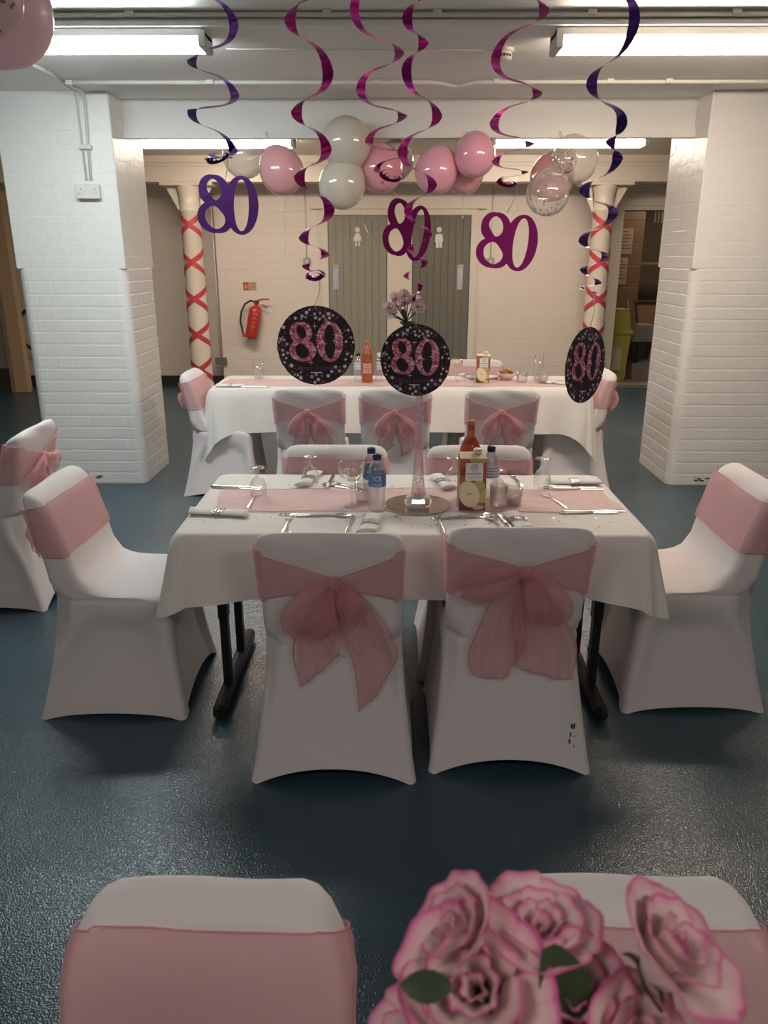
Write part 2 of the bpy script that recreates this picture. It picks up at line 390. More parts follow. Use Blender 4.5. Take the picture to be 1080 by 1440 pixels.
# ---- fluorescent lights
def tube_light(x0, x1, y, z, colr, E, label, w=.17, h=.085):
    t = thing('fluorescent_light', label, 'light', ((x0+x1)/2, y, z), 0, 'ceiling fluorescent lights')
    L = (x1-x0)/2
    tray = mat('light_tray', (.60, .60, .57), rough=.4)
    G().box((-L, -w/2, -.035), (L, w/2, 0), c=.004).out('tray', tray, t)
    m = mat('diffuser_%s%s' % (colr[1], E), (.8, .8, .8), rough=.4, emis=colr, estr=E)
    P = [(-w/2+.004, -.035), (-w/2+.006, -h+.02), (-w/2+.03, -h), (w/2-.03, -h), (w/2-.006, -h+.02), (w/2-.004, -.035)]
    V = [(-L+.03, a, b) for a, b in P]+[(L-.03, a, b) for a, b in P]; n = len(P)
    F = [(k, k+1, n+k+1, n+k) for k in range(n-1)]+[tuple(range(n-1, -1, -1)), tuple(range(n, 2*n))]
    mk('diffuser', V, F, m, t)
    for s in (-1, 1): G().box((min(s*L, s*(L-.032)), -w/2-.002, -h-.003), (max(s*L, s*(L-.032)), w/2+.002, -.01), c=.006).out('end_cap', tray, t)
    return t
tube_light(-2.42, -.88, 4.18, 2.63, LIGHT_COOL, E_FRONT, 'fluorescent light on the near ceiling, upper left, partly behind pink balloons', h=.078)
tube_light(.76, 2.30, 4.18, 2.63, LIGHT_WARM, E_FRONT, 'fluorescent light on the near ceiling at upper right', h=.088)
tube_light(-2.40, -.93, 8.0, 2.69, LIGHT_WARM, E_BACK, 'fluorescent light in the back bay seen below the lintel on the left', h=.09, w=.2)
tube_light(.93, 2.38, 8.0, 2.69, LIGHT_WARM, E_BACK, 'fluorescent light in the back bay seen below the lintel on the right', h=.09, w=.2)
for x in (-2.4, .8): tube_light(x, x+1.5, -.6, 2.68, LIGHT_NEUTRAL, E_BEHIND, 'added unseen fluorescent light on the ceiling behind the camera, %s' % ('left' if x < 0 else 'right'))  # unseen lights added to brighten the near end of the room
# smoke detector
t = thing('smoke_detector', 'round cream smoke detector on the ceiling between the front lights', 'detector', (.566, 4.5, 2.63))
G().lathe([(.055, 0), (.055, -.012), (.05, -.016)], 24, capb=True).out('base_plate', CREAM, t, True)
G().lathe([(.04, -.016), (.045, -.024), (.045, -.045), (.03, -.054), (.001, -.056)], 24).out('sensor_head', CREAM, t, True)
for k in range(-2, 3): G().box((-.006, -.047, -.04), (.006, -.043, -.028)).out('vent_slot', RUBBER, t, rot=(0, 0, R(k*22)))

# ---- toilet doors
def toilet_door(nm, x0, x1, colr, label, child):
    e = struct(bpy.data.objects.new(nm, None)); COL.objects.link(e); e.location = ((x0+x1)/2, 10.1, 0); e['label'] = label
    W = (x1-x0)/2; m = mat(nm+'_paint', colr, rough=.5, bump=.1)
    G().box((-W, -.02, .01), (W, 0, 2.09)).out('door_leaf', m, e)
    n = 8; bw = (2*W-.02)/n
    me = None
    for k in range(n):
        if me is None:
            o = G().box((-bw/2+.002, -.012, 0), (bw/2-.002, 0, 2.05), c=.004).out('board', m, e); me = o.data
        else: o = bpy.data.objects.new('board', me); COL.objects.link(o); o.parent = e
        o.location = (-W+.01+bw*(k+.5), -.02, .02)
    for s in (-1, 1): G().box((min(s*W, s*(W+.075)), -.045, 0), (max(s*W, s*(W+.075)), 0, 2.17), c=.008).out('door_frame', CREAM, e)
    G().box((-W, -.045, 2.095), (W, 0, 2.17), c=.008).out('door_frame', CREAM, e)
    px = -W+.09 if nm == 'door_1' else W-.12
    G().box((px-.035, -.038, 1.22), (px+.035, -.032, 1.52), c=.002).out('push_plate', mat('push_plate', (.62, .64, .66), rough=.25, metal=.6), e)
    text_obj('push_text', 'Push', .028, RUBBER, e, (px, -.0385, 1.49))
    # white figure sign
    wm = mat('sign_white', (.78, .75, .68), rough=.5); f = G(); cx = (.0 if nm == 'door_1' else -.03)
    T = Matrix.Translation((cx, -.036, 1.78)) @ Matrix.Rotation(R(90), 4, 'X')
    f.prism([(.032*cos(a*pi/8), .15+.032*sin(a*pi/8)) for a in range(16)], 0, .004, T=T)
    if child:   # girl with skirt
        f.prism([(-.02, .11), (.02, .11), (.055, .045), (.04, .035), (.05, .02), (-.05, .02), (-.04, .035), (-.055, .045)], 0, .004, T=T)
        f.prism([(-.028, -.04), (-.008, -.04), (-.008, .02), (-.024, .02)], 0, .004, T=T); f.prism([(.008, -.04), (.028, -.04), (.024, .02), (.008, .02)], 0, .004, T=T)
    else:
        f.prism([(-.04, .10), (.04, .10), (.052, .02), (.038, .0), (-.038, .0), (-.052, .02)], 0, .004, T=T)
        f.prism([(-.038, -.06), (-.004, -.06), (-.004, .0), (-.038, .0)], 0, .004, T=T); f.prism([(.004, -.06), (.038, -.06), (.038, .0), (.004, .0)], 0, .004, T=T)
    f.out('figure_sign', wm, e)
toilet_door('door_1', -.80, -.065, (.30, .28, .225), 'light grey boarded door with a girl figure sign', True)
toilet_door('door_2', .243, .965, (.165, .155, .125), 'darker grey boarded door with a boy figure sign', False)
struct(G().box((.01, 10.06, 0), (.17, 10.1, 2.17)).out('trim_5', CREAM))
struct(G().box((-1.0, 10.05, 2.17), (1.15, 10.1, 2.19)).out('trim_6', CREAM))
# kitchen doorway frame
e = struct(bpy.data.objects.new('door_3', None)); COL.objects.link(e); e.location = (3.25, 10.1, 0); e['label'] = 'cream frame of the open kitchen doorway'
G().box((-.60, -.05, 0), (-.43, .2, 2.28), c=.006).out('door_frame', CREAM, e); G().box((.43, -.05, 0), (.58, .2, 2.28), c=.006).out('door_frame', CREAM, e)
G().box((-.43, -.05, 2.15), (.43, .2, 2.28), c=.006).out('door_frame', CREAM, e)
G().box((-.62, -.065, 2.20), (.60, -.05, 2.29), c=.004).out('architrave', CREAM, e)

# ---- kitchen beyond
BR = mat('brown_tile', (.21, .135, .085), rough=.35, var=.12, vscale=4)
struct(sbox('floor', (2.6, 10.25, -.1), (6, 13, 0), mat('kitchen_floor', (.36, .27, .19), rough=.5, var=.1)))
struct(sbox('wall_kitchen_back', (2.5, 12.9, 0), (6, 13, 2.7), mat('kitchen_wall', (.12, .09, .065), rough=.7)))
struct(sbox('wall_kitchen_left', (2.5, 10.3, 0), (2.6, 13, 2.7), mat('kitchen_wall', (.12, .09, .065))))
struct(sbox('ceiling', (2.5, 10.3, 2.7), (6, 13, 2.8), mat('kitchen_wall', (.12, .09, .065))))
pw = struct(bpy.data.objects.new('wall_kitchen_tiled', None)); COL.objects.link(pw); pw.location = (2.6, 11.5, 0)
G().box((0, .01, 0), (.93, .12, 2.7)).out('tile_backing', mat('grout', (.10, .065, .04)), pw)
me = None
for i in range(3):
    for k in range(9):
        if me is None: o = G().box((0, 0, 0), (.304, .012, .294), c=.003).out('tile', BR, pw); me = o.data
        else: o = bpy.data.objects.new('tile', me); COL.objects.link(o); o.parent = pw
        o.location = (i*.31, 0, k*.30)
PAPER = mat('notice_paper', (.42, .34, .30), rough=.8); PAPER2 = mat('notice_pink', (.50, .33, .28), rough=.8)
for (x, z, w_, h_, m_, lab) in ((3.25, 1.82, .25, .34, PAPER, 'upper pale notice on the tiled wall inside the kitchen'), (3.20, 1.42, .27, .36, PAPER2, 'lower pinkish notice with rows of text on the kitchen wall')):
    t = thing('notice', lab, 'notice', (x, 11.498, z))
    G().box((-w_/2, -.004, -h_/2), (w_/2, 0, h_/2)).out('sheet', m_, t)
    for k in range(6): G().box((-w_*.42, -.0055, h_*.36-k*h_*.13), (w_*(.42 if k % 3 else .25), -.004, h_*.36+.012-k*h_*.13)).out('printed_line', mat('print_brown', (.20, .08, .06)), t)
# kitchen cupboard + worktop + dark shelf right
t = thing('kitchen_cupboard', 'brown wooden cupboard with dark worktop deep inside the kitchen', 'cupboard', (4.1, 11.9, 0))
wd = mat('cupboard_wood', (.22, .14, .08), rough=.5, var=.15, vscale=5)
G().box((-.48, .03, 0), (.88, .58, .08)).out('plinth', BLK, t); G().box((-.5, 0, .08), (.9, .6, .95)).out('carcass', wd, t); G().box((-.54, -.03, .95), (.92, .62, .99), c=.004).out('worktop', BLK, t)
for k in (0, 1): G().box((-.49+k*.46, -.02, .1), (-.05+k*.46, 0, .93), c=.004).out('cupboard_door', wd, t); G().tube([(-.10+k*.46, -.05, .6), (-.10+k*.46, -.05, .75)], .008).out('handle', DARK, t)
t = thing('wall_shelf', 'dark wall shelf above the kitchen cupboard', 'shelf', (4.2, 12.2, 1.5)); G().box((-.8, 0, 0), (.6, .3, .03), c=.003).out('shelf_board', wd, t)
for s in (-.6, .4): G().box((s, 0, -.12), (s+.02, .28, 0)).out('bracket', DARK, t)
t = thing('hanging_pipes', 'shiny metal pipes near the kitchen ceiling', 'pipes', (3.72, 11.7, 2.15))
for k in range(3): G().tube([(k*.05, 0, -.08), (k*.05, 0, .5)], .016).out('pipe', CHROME, t)
# bins
def pedal_bin(x, y, label, m, h, w_):
    t = thing('waste_bin', label, 'bin', (x, y, 0)); a = w_/2
    P0, P1 = [(-a*.8, -a*.8), (a*.8, -a*.8), (a*.8, a*.8), (-a*.8, a*.8)], [(-a, -a), (a, -a), (a, a), (-a, a)]
    V = [(p, q, 0) for p, q in P0]+[(p, q, h) for p, q in P1]
    mk('bin_body', V, [(3, 2, 1, 0), (4, 5, 6, 7)]+[(k, (k+1) % 4, 4+(k+1) % 4, 4+k) for k in range(4)], m, t)
    return t
LIME = mat('lime_plastic', (.42, .38, .07), rough=.5); GREYP = mat('grey_plastic', (.22, .205, .18), rough=.5)
b = pedal_bin(3.04, 10.75, 'lime green swing bin inside the kitchen doorway', LIME, .62, .34)
G().box((-.19, -.19, .62), (.19, .19, .67), c=.01).out('bin_rim', LIME, b); G().prism([(-.17, .67), (.17, .67), (.12, .95), (-.12, .95)], -.15, .15, T=Matrix.Rotation(R(90), 4, 'X')).out('bin_lid', LIME, b)
G().box((-.07, -.185, .15), (.06, -.172, .45)).out('bin_sticker', mat('sticker', (.55, .5, .35)), b)
b = pedal_bin(3.44, 10.8, 'grey swing bin with black bag inside the kitchen doorway', GREYP, .5, .36)
def bagf(u, v):
    a = u*2*pi; r = (.21+.02*sin(a*7)+.015*sin(a*3+1))*(1-.15*v); s = 1/max(abs(cos(a)), abs(sin(a)))**.7
    return (r*cos(a)*s, r*sin(a)*s, .52-.25*v-.03*sin(a*5)*v)
G().grid(bagf, 48, 5, closeu=True).out('bin_bag', mat('black_bag', (.02, .018, .018), rough=.25), b, True)
G().prism([(-.19, .52), (.19, .52), (.10, .74), (-.10, .74)], -.15, .15, T=Matrix.Rotation(R(90), 4, 'X')).out('bin_lid', GREYP, b)
for k, (dx, lab) in enumerate(((.0, 'pale wooden broom handle leaning behind the grey bin'), (.11, 'dark broom handle leaning behind the grey bin'))):
    o = G().tube([(3.45+dx, 11.05, 0), (3.33+dx, 11.3, 1.02)], .014).out('broom_handle', mat('pale_wood', (.40, .31, .20)) if k == 0 else RUBBER); tag(o, lab, 'broom')
struct(sbox('trim_7', (2.82, 10.08, 0), (3.68, 10.12, .008), mat('threshold_metal', (.6, .55, .45), metal=.8, rough=.3)))
ld = bpy.data.lights.new('kitchen_fill', 'AREA'); ld.energy = 14; ld.size = .6; ld.color = (1, .8, .6)  # unseen fill lamp, added to lift the dim kitchen
lo = bpy.data.objects.new('kitchen_fill', ld); COL.objects.link(lo); lo.location = (3.9, 11.3, 2.68)

# ---- far left: door post, skirting, hose
wdk = mat('tan_gloss_wood', (.46, .33, .20), rough=.4, var=.06)
e = struct(bpy.data.objects.new('door_4', None)); COL.objects.link(e); e.location = (-4.9, 9.6, 0); e['label'] = 'tan framed doorway far left behind the pier'
G().box((.20, -.06, 0), (.36, .06, 2.35), c=.008).out('door_frame', wdk, e); G().box((-.9, -.06, 2.05), (.2, .06, 2.2), c=.008).out('door_frame', wdk, e)
G().box((-.85, -.02, .22), (.14, .02, 2.05), c=.004).out('door_leaf', mat('door4_grey', (.20, .18, .15), rough=.5), e)
G().box((-.85, -.03, .02), (.14, .02, .30), c=.004).out('kick_plate', SK, e)
G().box((.14, -.03, 0), (.20, .03, 2.2), c=.004).out('door_stop', wdk, e)
struct(sbox('wall_back_left_panel', (-6, 9.66, 2.2), (-4.54, 9.7, 2.42), wdk)); bpy.data.objects['wall_back_left_panel']['label'] = 'tan panel above the far left doorway'
t = thing('wall_pipe', 'slim vertical pipe down the wall behind the left pier', 'pipe', (-4.25, 10.19, 0)); G().tube([(0, 0, 1.2), (0, 0, 2.4)], .03).out('pipe', wdk, t); G().box((-.05, -.03, 1.1), (.05, .03, 1.2), c=.004).out('junction_box', wdk, t)
hp = [(-4.60+.22*cos(R(a))+.0, 10.12, .72+.27*sin(R(a))) for a in range(90, 275, 15)]
t = thing('hose', 'black curved extinguisher hose on the wall behind the left pier', 'hose', (0, 0, 0)); G().tube(hp, .02).out('hose_tube', RUBBER, t, True)

# ---- iron columns with ribbon
def column(x, label):
    e = thing('cast_iron_column', label, 'column', (x, 9.55, 0), 0, 'cream cast iron columns')
    G().lathe([(.17, 0), (.17, .04), (.145, .07), (.135, .12), (.125, .16), (.122, 1.0), (.112, 2.10), (.125, 2.115), (.125, 2.14), (.113, 2.15), (.116, 2.30), (.14, 2.36), (.14, 2.39)], 32, capb=True).out('shaft', CREAM, e, True)
    G().box((-.30, -.13, 2.385), (.30, .13, 2.42), c=.006).out('cap_plate', CREAM, e)
    for s in (-1, 1):
        T = Matrix.Translation((0, .02, 0)) @ Matrix.Rotation(R(90), 4, 'X')
        G().prism([(s*.11, 2.12), (s*.12, 2.10), (s*.27, 2.385), (s*.15, 2.385)] if s > 0 else [(s*.15, 2.385), (s*.27, 2.385), (s*.12, 2.10), (s*.11, 2.12)], -.02, .02, T=T).out('bracket', CREAM, e)
    return e
RIB = mat('red_ribbon', (.52, .055, .085), rough=.4)
def crossribbon(x, z0, z1, P, label):
    g = G()
    for hand in (1, -1):
        pts = []; N = 40; nper = int(round((z1-z0)/P))
        for p in range(nper):
            zc = z0+P*(p+.5)
            for k in range(N):
                f = k/N     # 0..1 through the period; front half 0.12..0.88
                if f < .19: th = -180+90*(f/.19)
                elif f > .81: th = 90+90*((f-.81)/.19)
                else: th = -90+180*((f-.19)/.62)
                pts.append((th*hand, zc+P*(f-.5)))
        V = []; F = []
        for i, (th, z) in enumerate(pts):
            r = (.122+.003*max(0, 1-z) if z < 1 else .122-.010*(z-1)/1.1)+.0035+.0015*(hand > 0)
            a = R(th-90); front = abs(th) <= 90; hw = .034 if front else .012
            for s in (-1, 1): V.append((x+r*cos(a), 9.55+r*sin(a), z+s*hw))
        for i in range(len(pts)-1): F.append((2*i, 2*i+2, 2*i+3, 2*i+1))
        g.add(V, F)
    tag(g.out('ribbon', RIB, None, True), label, 'ribbon', 'ribbons wrapped around the columns')
column(-2.35, 'cream iron column with crossed red ribbon left of the extinguisher'); column(2.43, 'cream iron column with crossed red ribbon beside the kitchen doorway')
crossribbon(-2.35, .10, 2.175, .415, 'red ribbon crisscrossed around the left iron column')
crossribbon(2.43, .10, 2.175, .415, 'red ribbon crisscrossed around the right iron column')

# ---- fire extinguisher and sign
RED = mat('extinguisher_red', (.50, .035, .025), rough=.35, coat=.3)
t = thing('fire_extinguisher', 'red fire extinguisher hanging tilted on the back wall', 'extinguisher', (-1.80, 9.99, .63), rot=(0, R(12), 0))
G().lathe([(.06, 0), (.078, .012), (.08, .03), (.08, .33), (.072, .37), (.045, .395), (.025, .405), (.022, .43)], 24, capa=True, capb=True).out('cylinder', RED, t, True)
G().box((-.03, -.025, .43), (.03, .025, .47), c=.006).out('valve', DARK, t)
G().tube([(.0, 0, .47), (.06, -.01, .50), (.15, -.01, .52)], .010).out('lever', RED, t); G().tube([(.02, 0, .45), (.08, 0, .44), (.14, 0, .41)], .009).out('carry_handle', RED, t)
G().tube([(-.02, 0, .45), (-.08, 0, .455), (-.14, -.01, .40), (-.17, -.01, .30), (-.165, -.01, .18), (-.13, -.02, .10), (-.10, -.03, .03)], .012).out('hose', RUBBER, t, True)
G().tube([(-.105, -.03, .06), (-.085, -.03, .0)], [.014, .018]).out('nozzle', RED, t)
wl = mat('label_pale', (.62, .42, .36), rough=.5)
for k, (txt, s) in enumerate((('WATER', .028), ('1 2 3', .03), ('CLASS A', .016), ('FIRE', .028), ('PULL PIN', .013))):
    text_obj('printed_text', txt, s, wl, t, (.01, -.0805, .31-k*.052), wrap=.0805, ext=.0003)
G().box((-.02, .0, .25), (.02, .11, .29)).out('wall_bracket', DARK, t)
t = thing('fire_sign', 'small red and white fire extinguisher sign on the back wall', 'sign', (-1.80, 10.098, 1.262))
G().box((-.085, -.004, -.05), (.085, 0, .05)).out('sign_plate', mat('sign_cream', (.62, .50, .33), rough=.5), t)
G().box((-.082, -.006, -.047), (-.015, -.004, .047)).out('pictogram_panel', mat('sign_red', (.50, .07, .03), rough=.5), t)
G().box((-.062, -.007, -.03), (-.045, -.006, .02)).out('pictogram', mat('sign_cream', (.6, .5, .3)), t); G().tube([(-.04, -.007, .02), (-.03, -.007, .0), (-.035, -.007, -.02)], .003).out('pictogram_hose', mat('sign_cream', (.6, .5, .3)), t)
for k in range(5): G().box((-.006, -.006, .034-k*.018), (.075, -.004, .042-k*.018)).out('printed_line', mat('sign_red', (.5, .07, .03)), t)

# ================================================================ chairs
def yrear(z):
    """rear surface of the cover (y) by height; rear feet at 0, top leans back"""
    pts = [(0, 0), (.12, .030), (.28, .060), (.42, .078), (.52, .070), (.64, .055), (.75, .030), (.88, .000)]
    for (a, p), (b, q) in zip(pts, pts[1:]):
        if z <= b: return p+(q-p)*(z-a)/(b-a)
    return pts[-1][1]
def yrear_s(z): return (yrear(z-.05)+2*yrear(z)+yrear(z+.05))/4 if .05 < z < .8 else yrear(z)
NB, NS, NCr = 20, 14, 5
def ring_pts(w, y0, y1, r):
    """list of (x,y,side,s) counter-clockwise from rear-left: side 0 rear,1 right,2 front,3 left, 4 corner"""
    r = min(r, w*.9, (y1-y0)*.48); P = []
    def seg(a, b, n, side):
        for k in range(n):
            f = (k+.5)/n if False else k/(n-1); P.append((a[0]+(b[0]-a[0])*f, a[1]+(b[1]-a[1])*f, side, 2*f-1))
    def arc(cx, cy, a0):
        for k in range(1, NCr): a = R(a0+90*k/NCr); P.append((cx+r*cos(a), cy+r*sin(a), 4, 0))
    seg((-w+r, y0), (w-r, y0), NB, 0); arc(w-r, y0+r, -90); seg((w, y0+r), (w, y1-r), NS, 1); arc(w-r, y1-r, 0)
    seg((w-r, y1), (-w+r, y1), NB, 2); arc(-w+r, y1-r, 90); seg((-w, y1-r), (-w, y0+r), NS, 3); arc(-w+r, y0+r, 180)
    return P
def cover_geo(seed=0, soft=0):
    rnd = random.Random(seed); V = []; rings = 0; N = 0
    def sm(x): x = max(0, min(1, x)); return x*x*(3-2*x)
    def emit(P, zf):
        nonlocal rings, N
        N = len(P); rings += 1
        for p in P: V.append((p[0], p[1], zf(p)))
    NZ = 12; zt = .425
    for i in range(NZ+1):
        t = i/NZ; P = ring_pts(.222+.046*(1-t)**1.5, yrear_s(zt*t)-.006*(1-t), .488+.045*(1-t)**1.5, .022+.02*t)
        Q = []
        for (x, y, side, s) in P:
            zb = 0
            if side in (0, 2): zb = .058*(1-abs(s)**2.2)
            elif side in (1, 3): zb = .022*(1-abs(s)**2.2)
            z = zb+(zt-zb)*t
            # recessed panel between the legs
            if side in (1, 2, 3):
                e1 = sm((1-abs(s)-.10-.10*sm((z-.28)/.14))/.08); e2 = sm((.385-.05*abs(s)**3-z)/.03); d = .022*e1*e2*(.45+.55*sm(z/.2))
            else: d = .004*(1-s*s)*0
            if side == 1: x -= d
            if side == 3: x += d
            if side == 2: y -= d
            if side in (1, 3, 4) and y < .25: y += .045*math.exp(-((z-.40)/.12)**2)*min(1, (.25-y)/.15)
            Q.append((x, y, z))
        N = len(Q); rings += 1; V += Q
    # foot cuff at bottom: slight inward hem ring
    def plain(w, y0, y1, r, z, dz=0, crown=0):
        nonlocal rings
        P = ring_pts(w, y0, y1, r)
        for (x, y, s_, s) in P:
            if s_ in (1, 3, 4) and y < .25: y += .045*math.exp(-((z-.40)/.12)**2)*min(1, (.25-y)/.15)*max(0, min(1, (y1-.2)/.15))
            zz = z+dz*max(0, (y-y0)/(y1-y0)); V.append((x, y, zz+crown*(1-(x/w)**2)))
        rings += 1
    plain(.223, yrear_s(.44), .492, .05, .443); plain(.219, yrear_s(.455), .483, .06, .460, -.001); plain(.214, yrear_s(.465), .458, .07, .470, -.002)
    for yf, z in ((.41, .474), (.35, .476), (.29, .480), (.245, .490), (.208, .510), (.186, .535), (.168, .565)):
        zz = z; plain(.216, yrear_s(zz-.01*(yf > .2)), yf+.0, .05 if yf > .2 else .03, zz-.004, .004*(yf > .2), .006*(yf > .15))
    for z, wd, th, r in ((.62, .217, .098, .032), (.68, .219, .094, .032), (.74, .221, .090, .03), (.78, .222, .086, .03), (.81, .222, .080, .028), (.832, .219, .072, .026), (.846, .211, .060, .022), (.856, .196, .044, .016), (.861, .17, .026, .01)):
        wd -= soft*max(0, (z-.72)/.14)**2*.045; y0 = yrear(z); P = ring_pts(wd, y0+(.09-th)/3, y0+th, r)
        for (x, y, s_, s) in P:
            fold = 0
            if z > .80: fold = .0028*sin(x*24+seed*2+z*70)
            V.append((x, y+fold, z+.004*(1-(x/.22)**2)*(z > .84)))
        rings += 1
    F = []
    for i in range(rings-1):
        for k in range(N): F.append((i*N+k, i*N+(k+1) % N, (i+1)*N+(k+1) % N, (i+1)*N+k))
    F.append(tuple((rings-1)*N+k for k in range(N)))
    return V, F
COVERS = []
for s in range(4):
    V, F = cover_geo(s, 1 if s == 3 else 0); me = bpy.data.meshes.new('chair_cover'); me.from_pydata(V, [], F); me.update()
    for p in me.polygons: p.use_smooth = True
    me.materials.append(COVER); COVERS.append(me)
def slab_thick(z):
    L = [(.55, .099), (.62, .098), (.68, .094), (.74, .090), (.78, .086), (.81, .080), (.832, .072), (.86, .05)]
    for (a, p), (b, q) in zip(L, L[1:]):
        if z <= b: return p+(q-p)*max(0, (z-a)/(b-a))
    return .05
def wcov(z, soft=0):
    L = [(0, .2175), (.68, .219), (.78, .222), (.81, .222), (.832, .219), (.846, .211), (.86, .18)]
    w_ = .2175
    for (a, p), (b, q) in zip(L, L[1:]):
        if z <= b: w_ = p+(q-p)*max(0, (z-a)/(b-a)); break
    return w_-soft*max(0, (z-.72)/.14)**2*.045
def band_mesh(kx, kz, zlo=.632, zhi=.812, seed=0, soft=0, rdrop=0):
    """sash band around the back; on the rear it gathers to the knot at (kx,kz)"""
    rnd = random.Random(seed); ph = rnd.uniform(0, 6)
    NV = 9
    def pts(v):
        out = []
        zc = (zlo+zhi)/2
        P = ring_pts(.2235, 0, .094, .032)
        for (x, y, side, s) in P:
            front = side == 2
            rear = side == 0
            if rear:
                f = (1-min(1, abs(x-kx)/(.2235+abs(kx)*(1 if x*kx < 0 else -1))))
                f = max(0, f)**.85
            else: f = 0
            zh = zhi-rdrop*(1 if rear else max(0, min(1, 1-y/.094)));  hi = zh+(kz+.012-zh)*f; lo = zlo+(kz-.022-zlo)*f
            z = lo+(hi-lo)*v
            # horizontal pleats
            pl = .0035*sin(v*14+ph+x*9)*(1-f*.3)+.002*sin(v*31+x*23+ph)
            yr = yrear(z); th = slab_thick(z)
            off = .008+abs(pl)
            if rear: yy = yr-off-.016*f**2+(.09-th)/3*(z > .8)
            elif front: yy = yr+(.09-th)/3+th+off*.6
            else: yy = yr+(.09-th)/3+(y/.094)*th+(off*.8 if y > .05 else -off)*abs(y/.047-1)
            xx = x/.2235*(wcov(z, soft)+.0045)*(1+.004+abs(pl)*1.5)
            sag = -.006*sin(s*pi*.5+.5) if front else 0
            out.append((xx, yy, z+(sag if front else 0)))
        return out
    V = []; 
    for j in range(NV): V += pts(j/(NV-1))
    N = len(V)//NV; F = []
    for j in range(NV-1):
        for k in range(N): F.append((j*N+k, j*N+(k+1) % N, (j+1)*N+(k+1) % N, (j+1)*N+k))
    me = bpy.data.meshes.new('sash_band'); me.from_pydata(V, [], F); me.update(); me.materials.append(SASH)
    for p in me.polygons: p.use_smooth = True
    hems = [[Vector(V[k]) for k in range(N)]+[Vector(V[0])], [Vector(V[(NV-1)*N+k]) for k in range(N)]+[Vector(V[(NV-1)*N])]]
    hg = G()
    for h in hems: hg.tube(h, .0014, 4, cap=False)
    hm = bpy.data.meshes.new('hem'); hm.from_pydata(hg.V, [], hg.F); hm.update(); hm.materials.append(HEM)
    return me, hm
def interp(L, t):
    x = t*(len(L)-1); i = min(int(x), len(L)-2); f = x-i; f = f*f*(3-2*f)*.5+f*.5
    if isinstance(L[0], tuple): return tuple(a+(b-a)*f for a, b in zip(L[i], L[i+1]))
    return L[i]+(L[i+1]-L[i])*f
def catm(L, t):
    x = t*(len(L)-1); i = min(int(x), len(L)-2); f = x-i
    P = [L[max(i-1, 0)], L[i], L[i+1], L[min(i+2, len(L)-1)]]
    return tuple(.5*((2*P[1][k])+(-P[0][k]+P[2][k])*f+(2*P[0][k]-5*P[1][k]+4*P[2][k]-P[3][k])*f*f+(-P[0][k]+3*P[1][k]-3*P[2][k]+P[3][k])*f**3) for k in range(len(L[0])))
def piece_mesh(kind, pts, ws, off, seed, tip=0):
    """kind loop: puffed closed pocket. tail: pleated hanging sheet"""
    rnd = random.Random(seed); p1, p2 = rnd.uniform(0, 6), rnd.uniform(0, 6); g = G()
    nu, nv = (28, 16) if kind == 'loop' else (21, 18)
    edge = [[], [], []]
    def fn(u, v):
        x, z = catm(pts, v); x2, z2 = catm(pts, min(1, v+.02)); x1, z1 = catm(pts, max(0, v-.02))
        t = Vector((x2-x1, 0, z2-z1)).normalized(); n = Vector((-t.z, 0, t.x)); n = n if n.x > 0 else -n
        wv = catm([(a,) for a in ws], v)[0]
        if kind == 'loop':
            a = 2*pi*u; fold = 1+.16*sin(3*a+p1+v*4)+.10*sin(5*a+p2-v*3)
            wr = wv/2*(1-.55*max(0, (v-.85)/.15)**2)
            puff = .024*sin(min(1, v*1.1)*pi*.85+.15)*(wv/.14)**.5+.005
            c = cos(a)*wr*(1+.08*sin(4*a+p2)); d = sin(a)*puff*fold
            zz = z+n.z*c; y = yrear(max(0, zz))-off-puff-.006+d+.0035*sin(c/wr*9+p1)*(1 if d < 0 else 0)+.003*sin(v*17+c*60+p2)*v+.009*noise.noise(Vector((x*34+seed, c*30, v*5)))+.004*abs(noise.noise(Vector((c*90, v*6, seed))))*(-1)
            return (x+n.x*c, min(y, yrear(max(0, zz))-.004), zz)
        c = (u-.5)*wv
        amp = (.016-.008*v)
        f = amp*sin(u*11+p1+v*2.2)+.006*sin(u*23+p2-v*3)+.004*sin(v*13+u*5+p1)
        zz = z+n.z*c; tipz = tip*(u-.5)*max(0, v-.6)/.4*2; zz += tipz-.012*sin(u*pi)*v
        wob = .008*sin(v*9+p2)*(abs(u-.5)*2)
        return (x+n.x*c+wob, yrear(max(0, zz))-off-abs(f)-.006-.01*v*(off > .02), zz)
    g.grid(fn, nu, nv, closeu=(kind == 'loop'))
    me = bpy.data.meshes.new(kind); me.from_pydata([tuple(v) for v in g.V], [], g.F); me.update(); me.materials.append(SASHD if kind == 'loop' else SASH)
    for p in me.polygons: p.use_smooth = True
    hm = None
    if kind == 'tail':
        h = G(); L = [fn(0, j/17) for j in range(3, 18)]+[fn(i/20, 1) for i in range(1, 21)]+[fn(1, j/17) for j in range(16, 2, -1)]
        h.tube(L, .0016, 4); hm = bpy.data.meshes.new('hem'); hm.from_pydata([tuple(v) for v in h.V], [], h.F); hm.update(); hm.materials.append(HEM)
    return me, hm
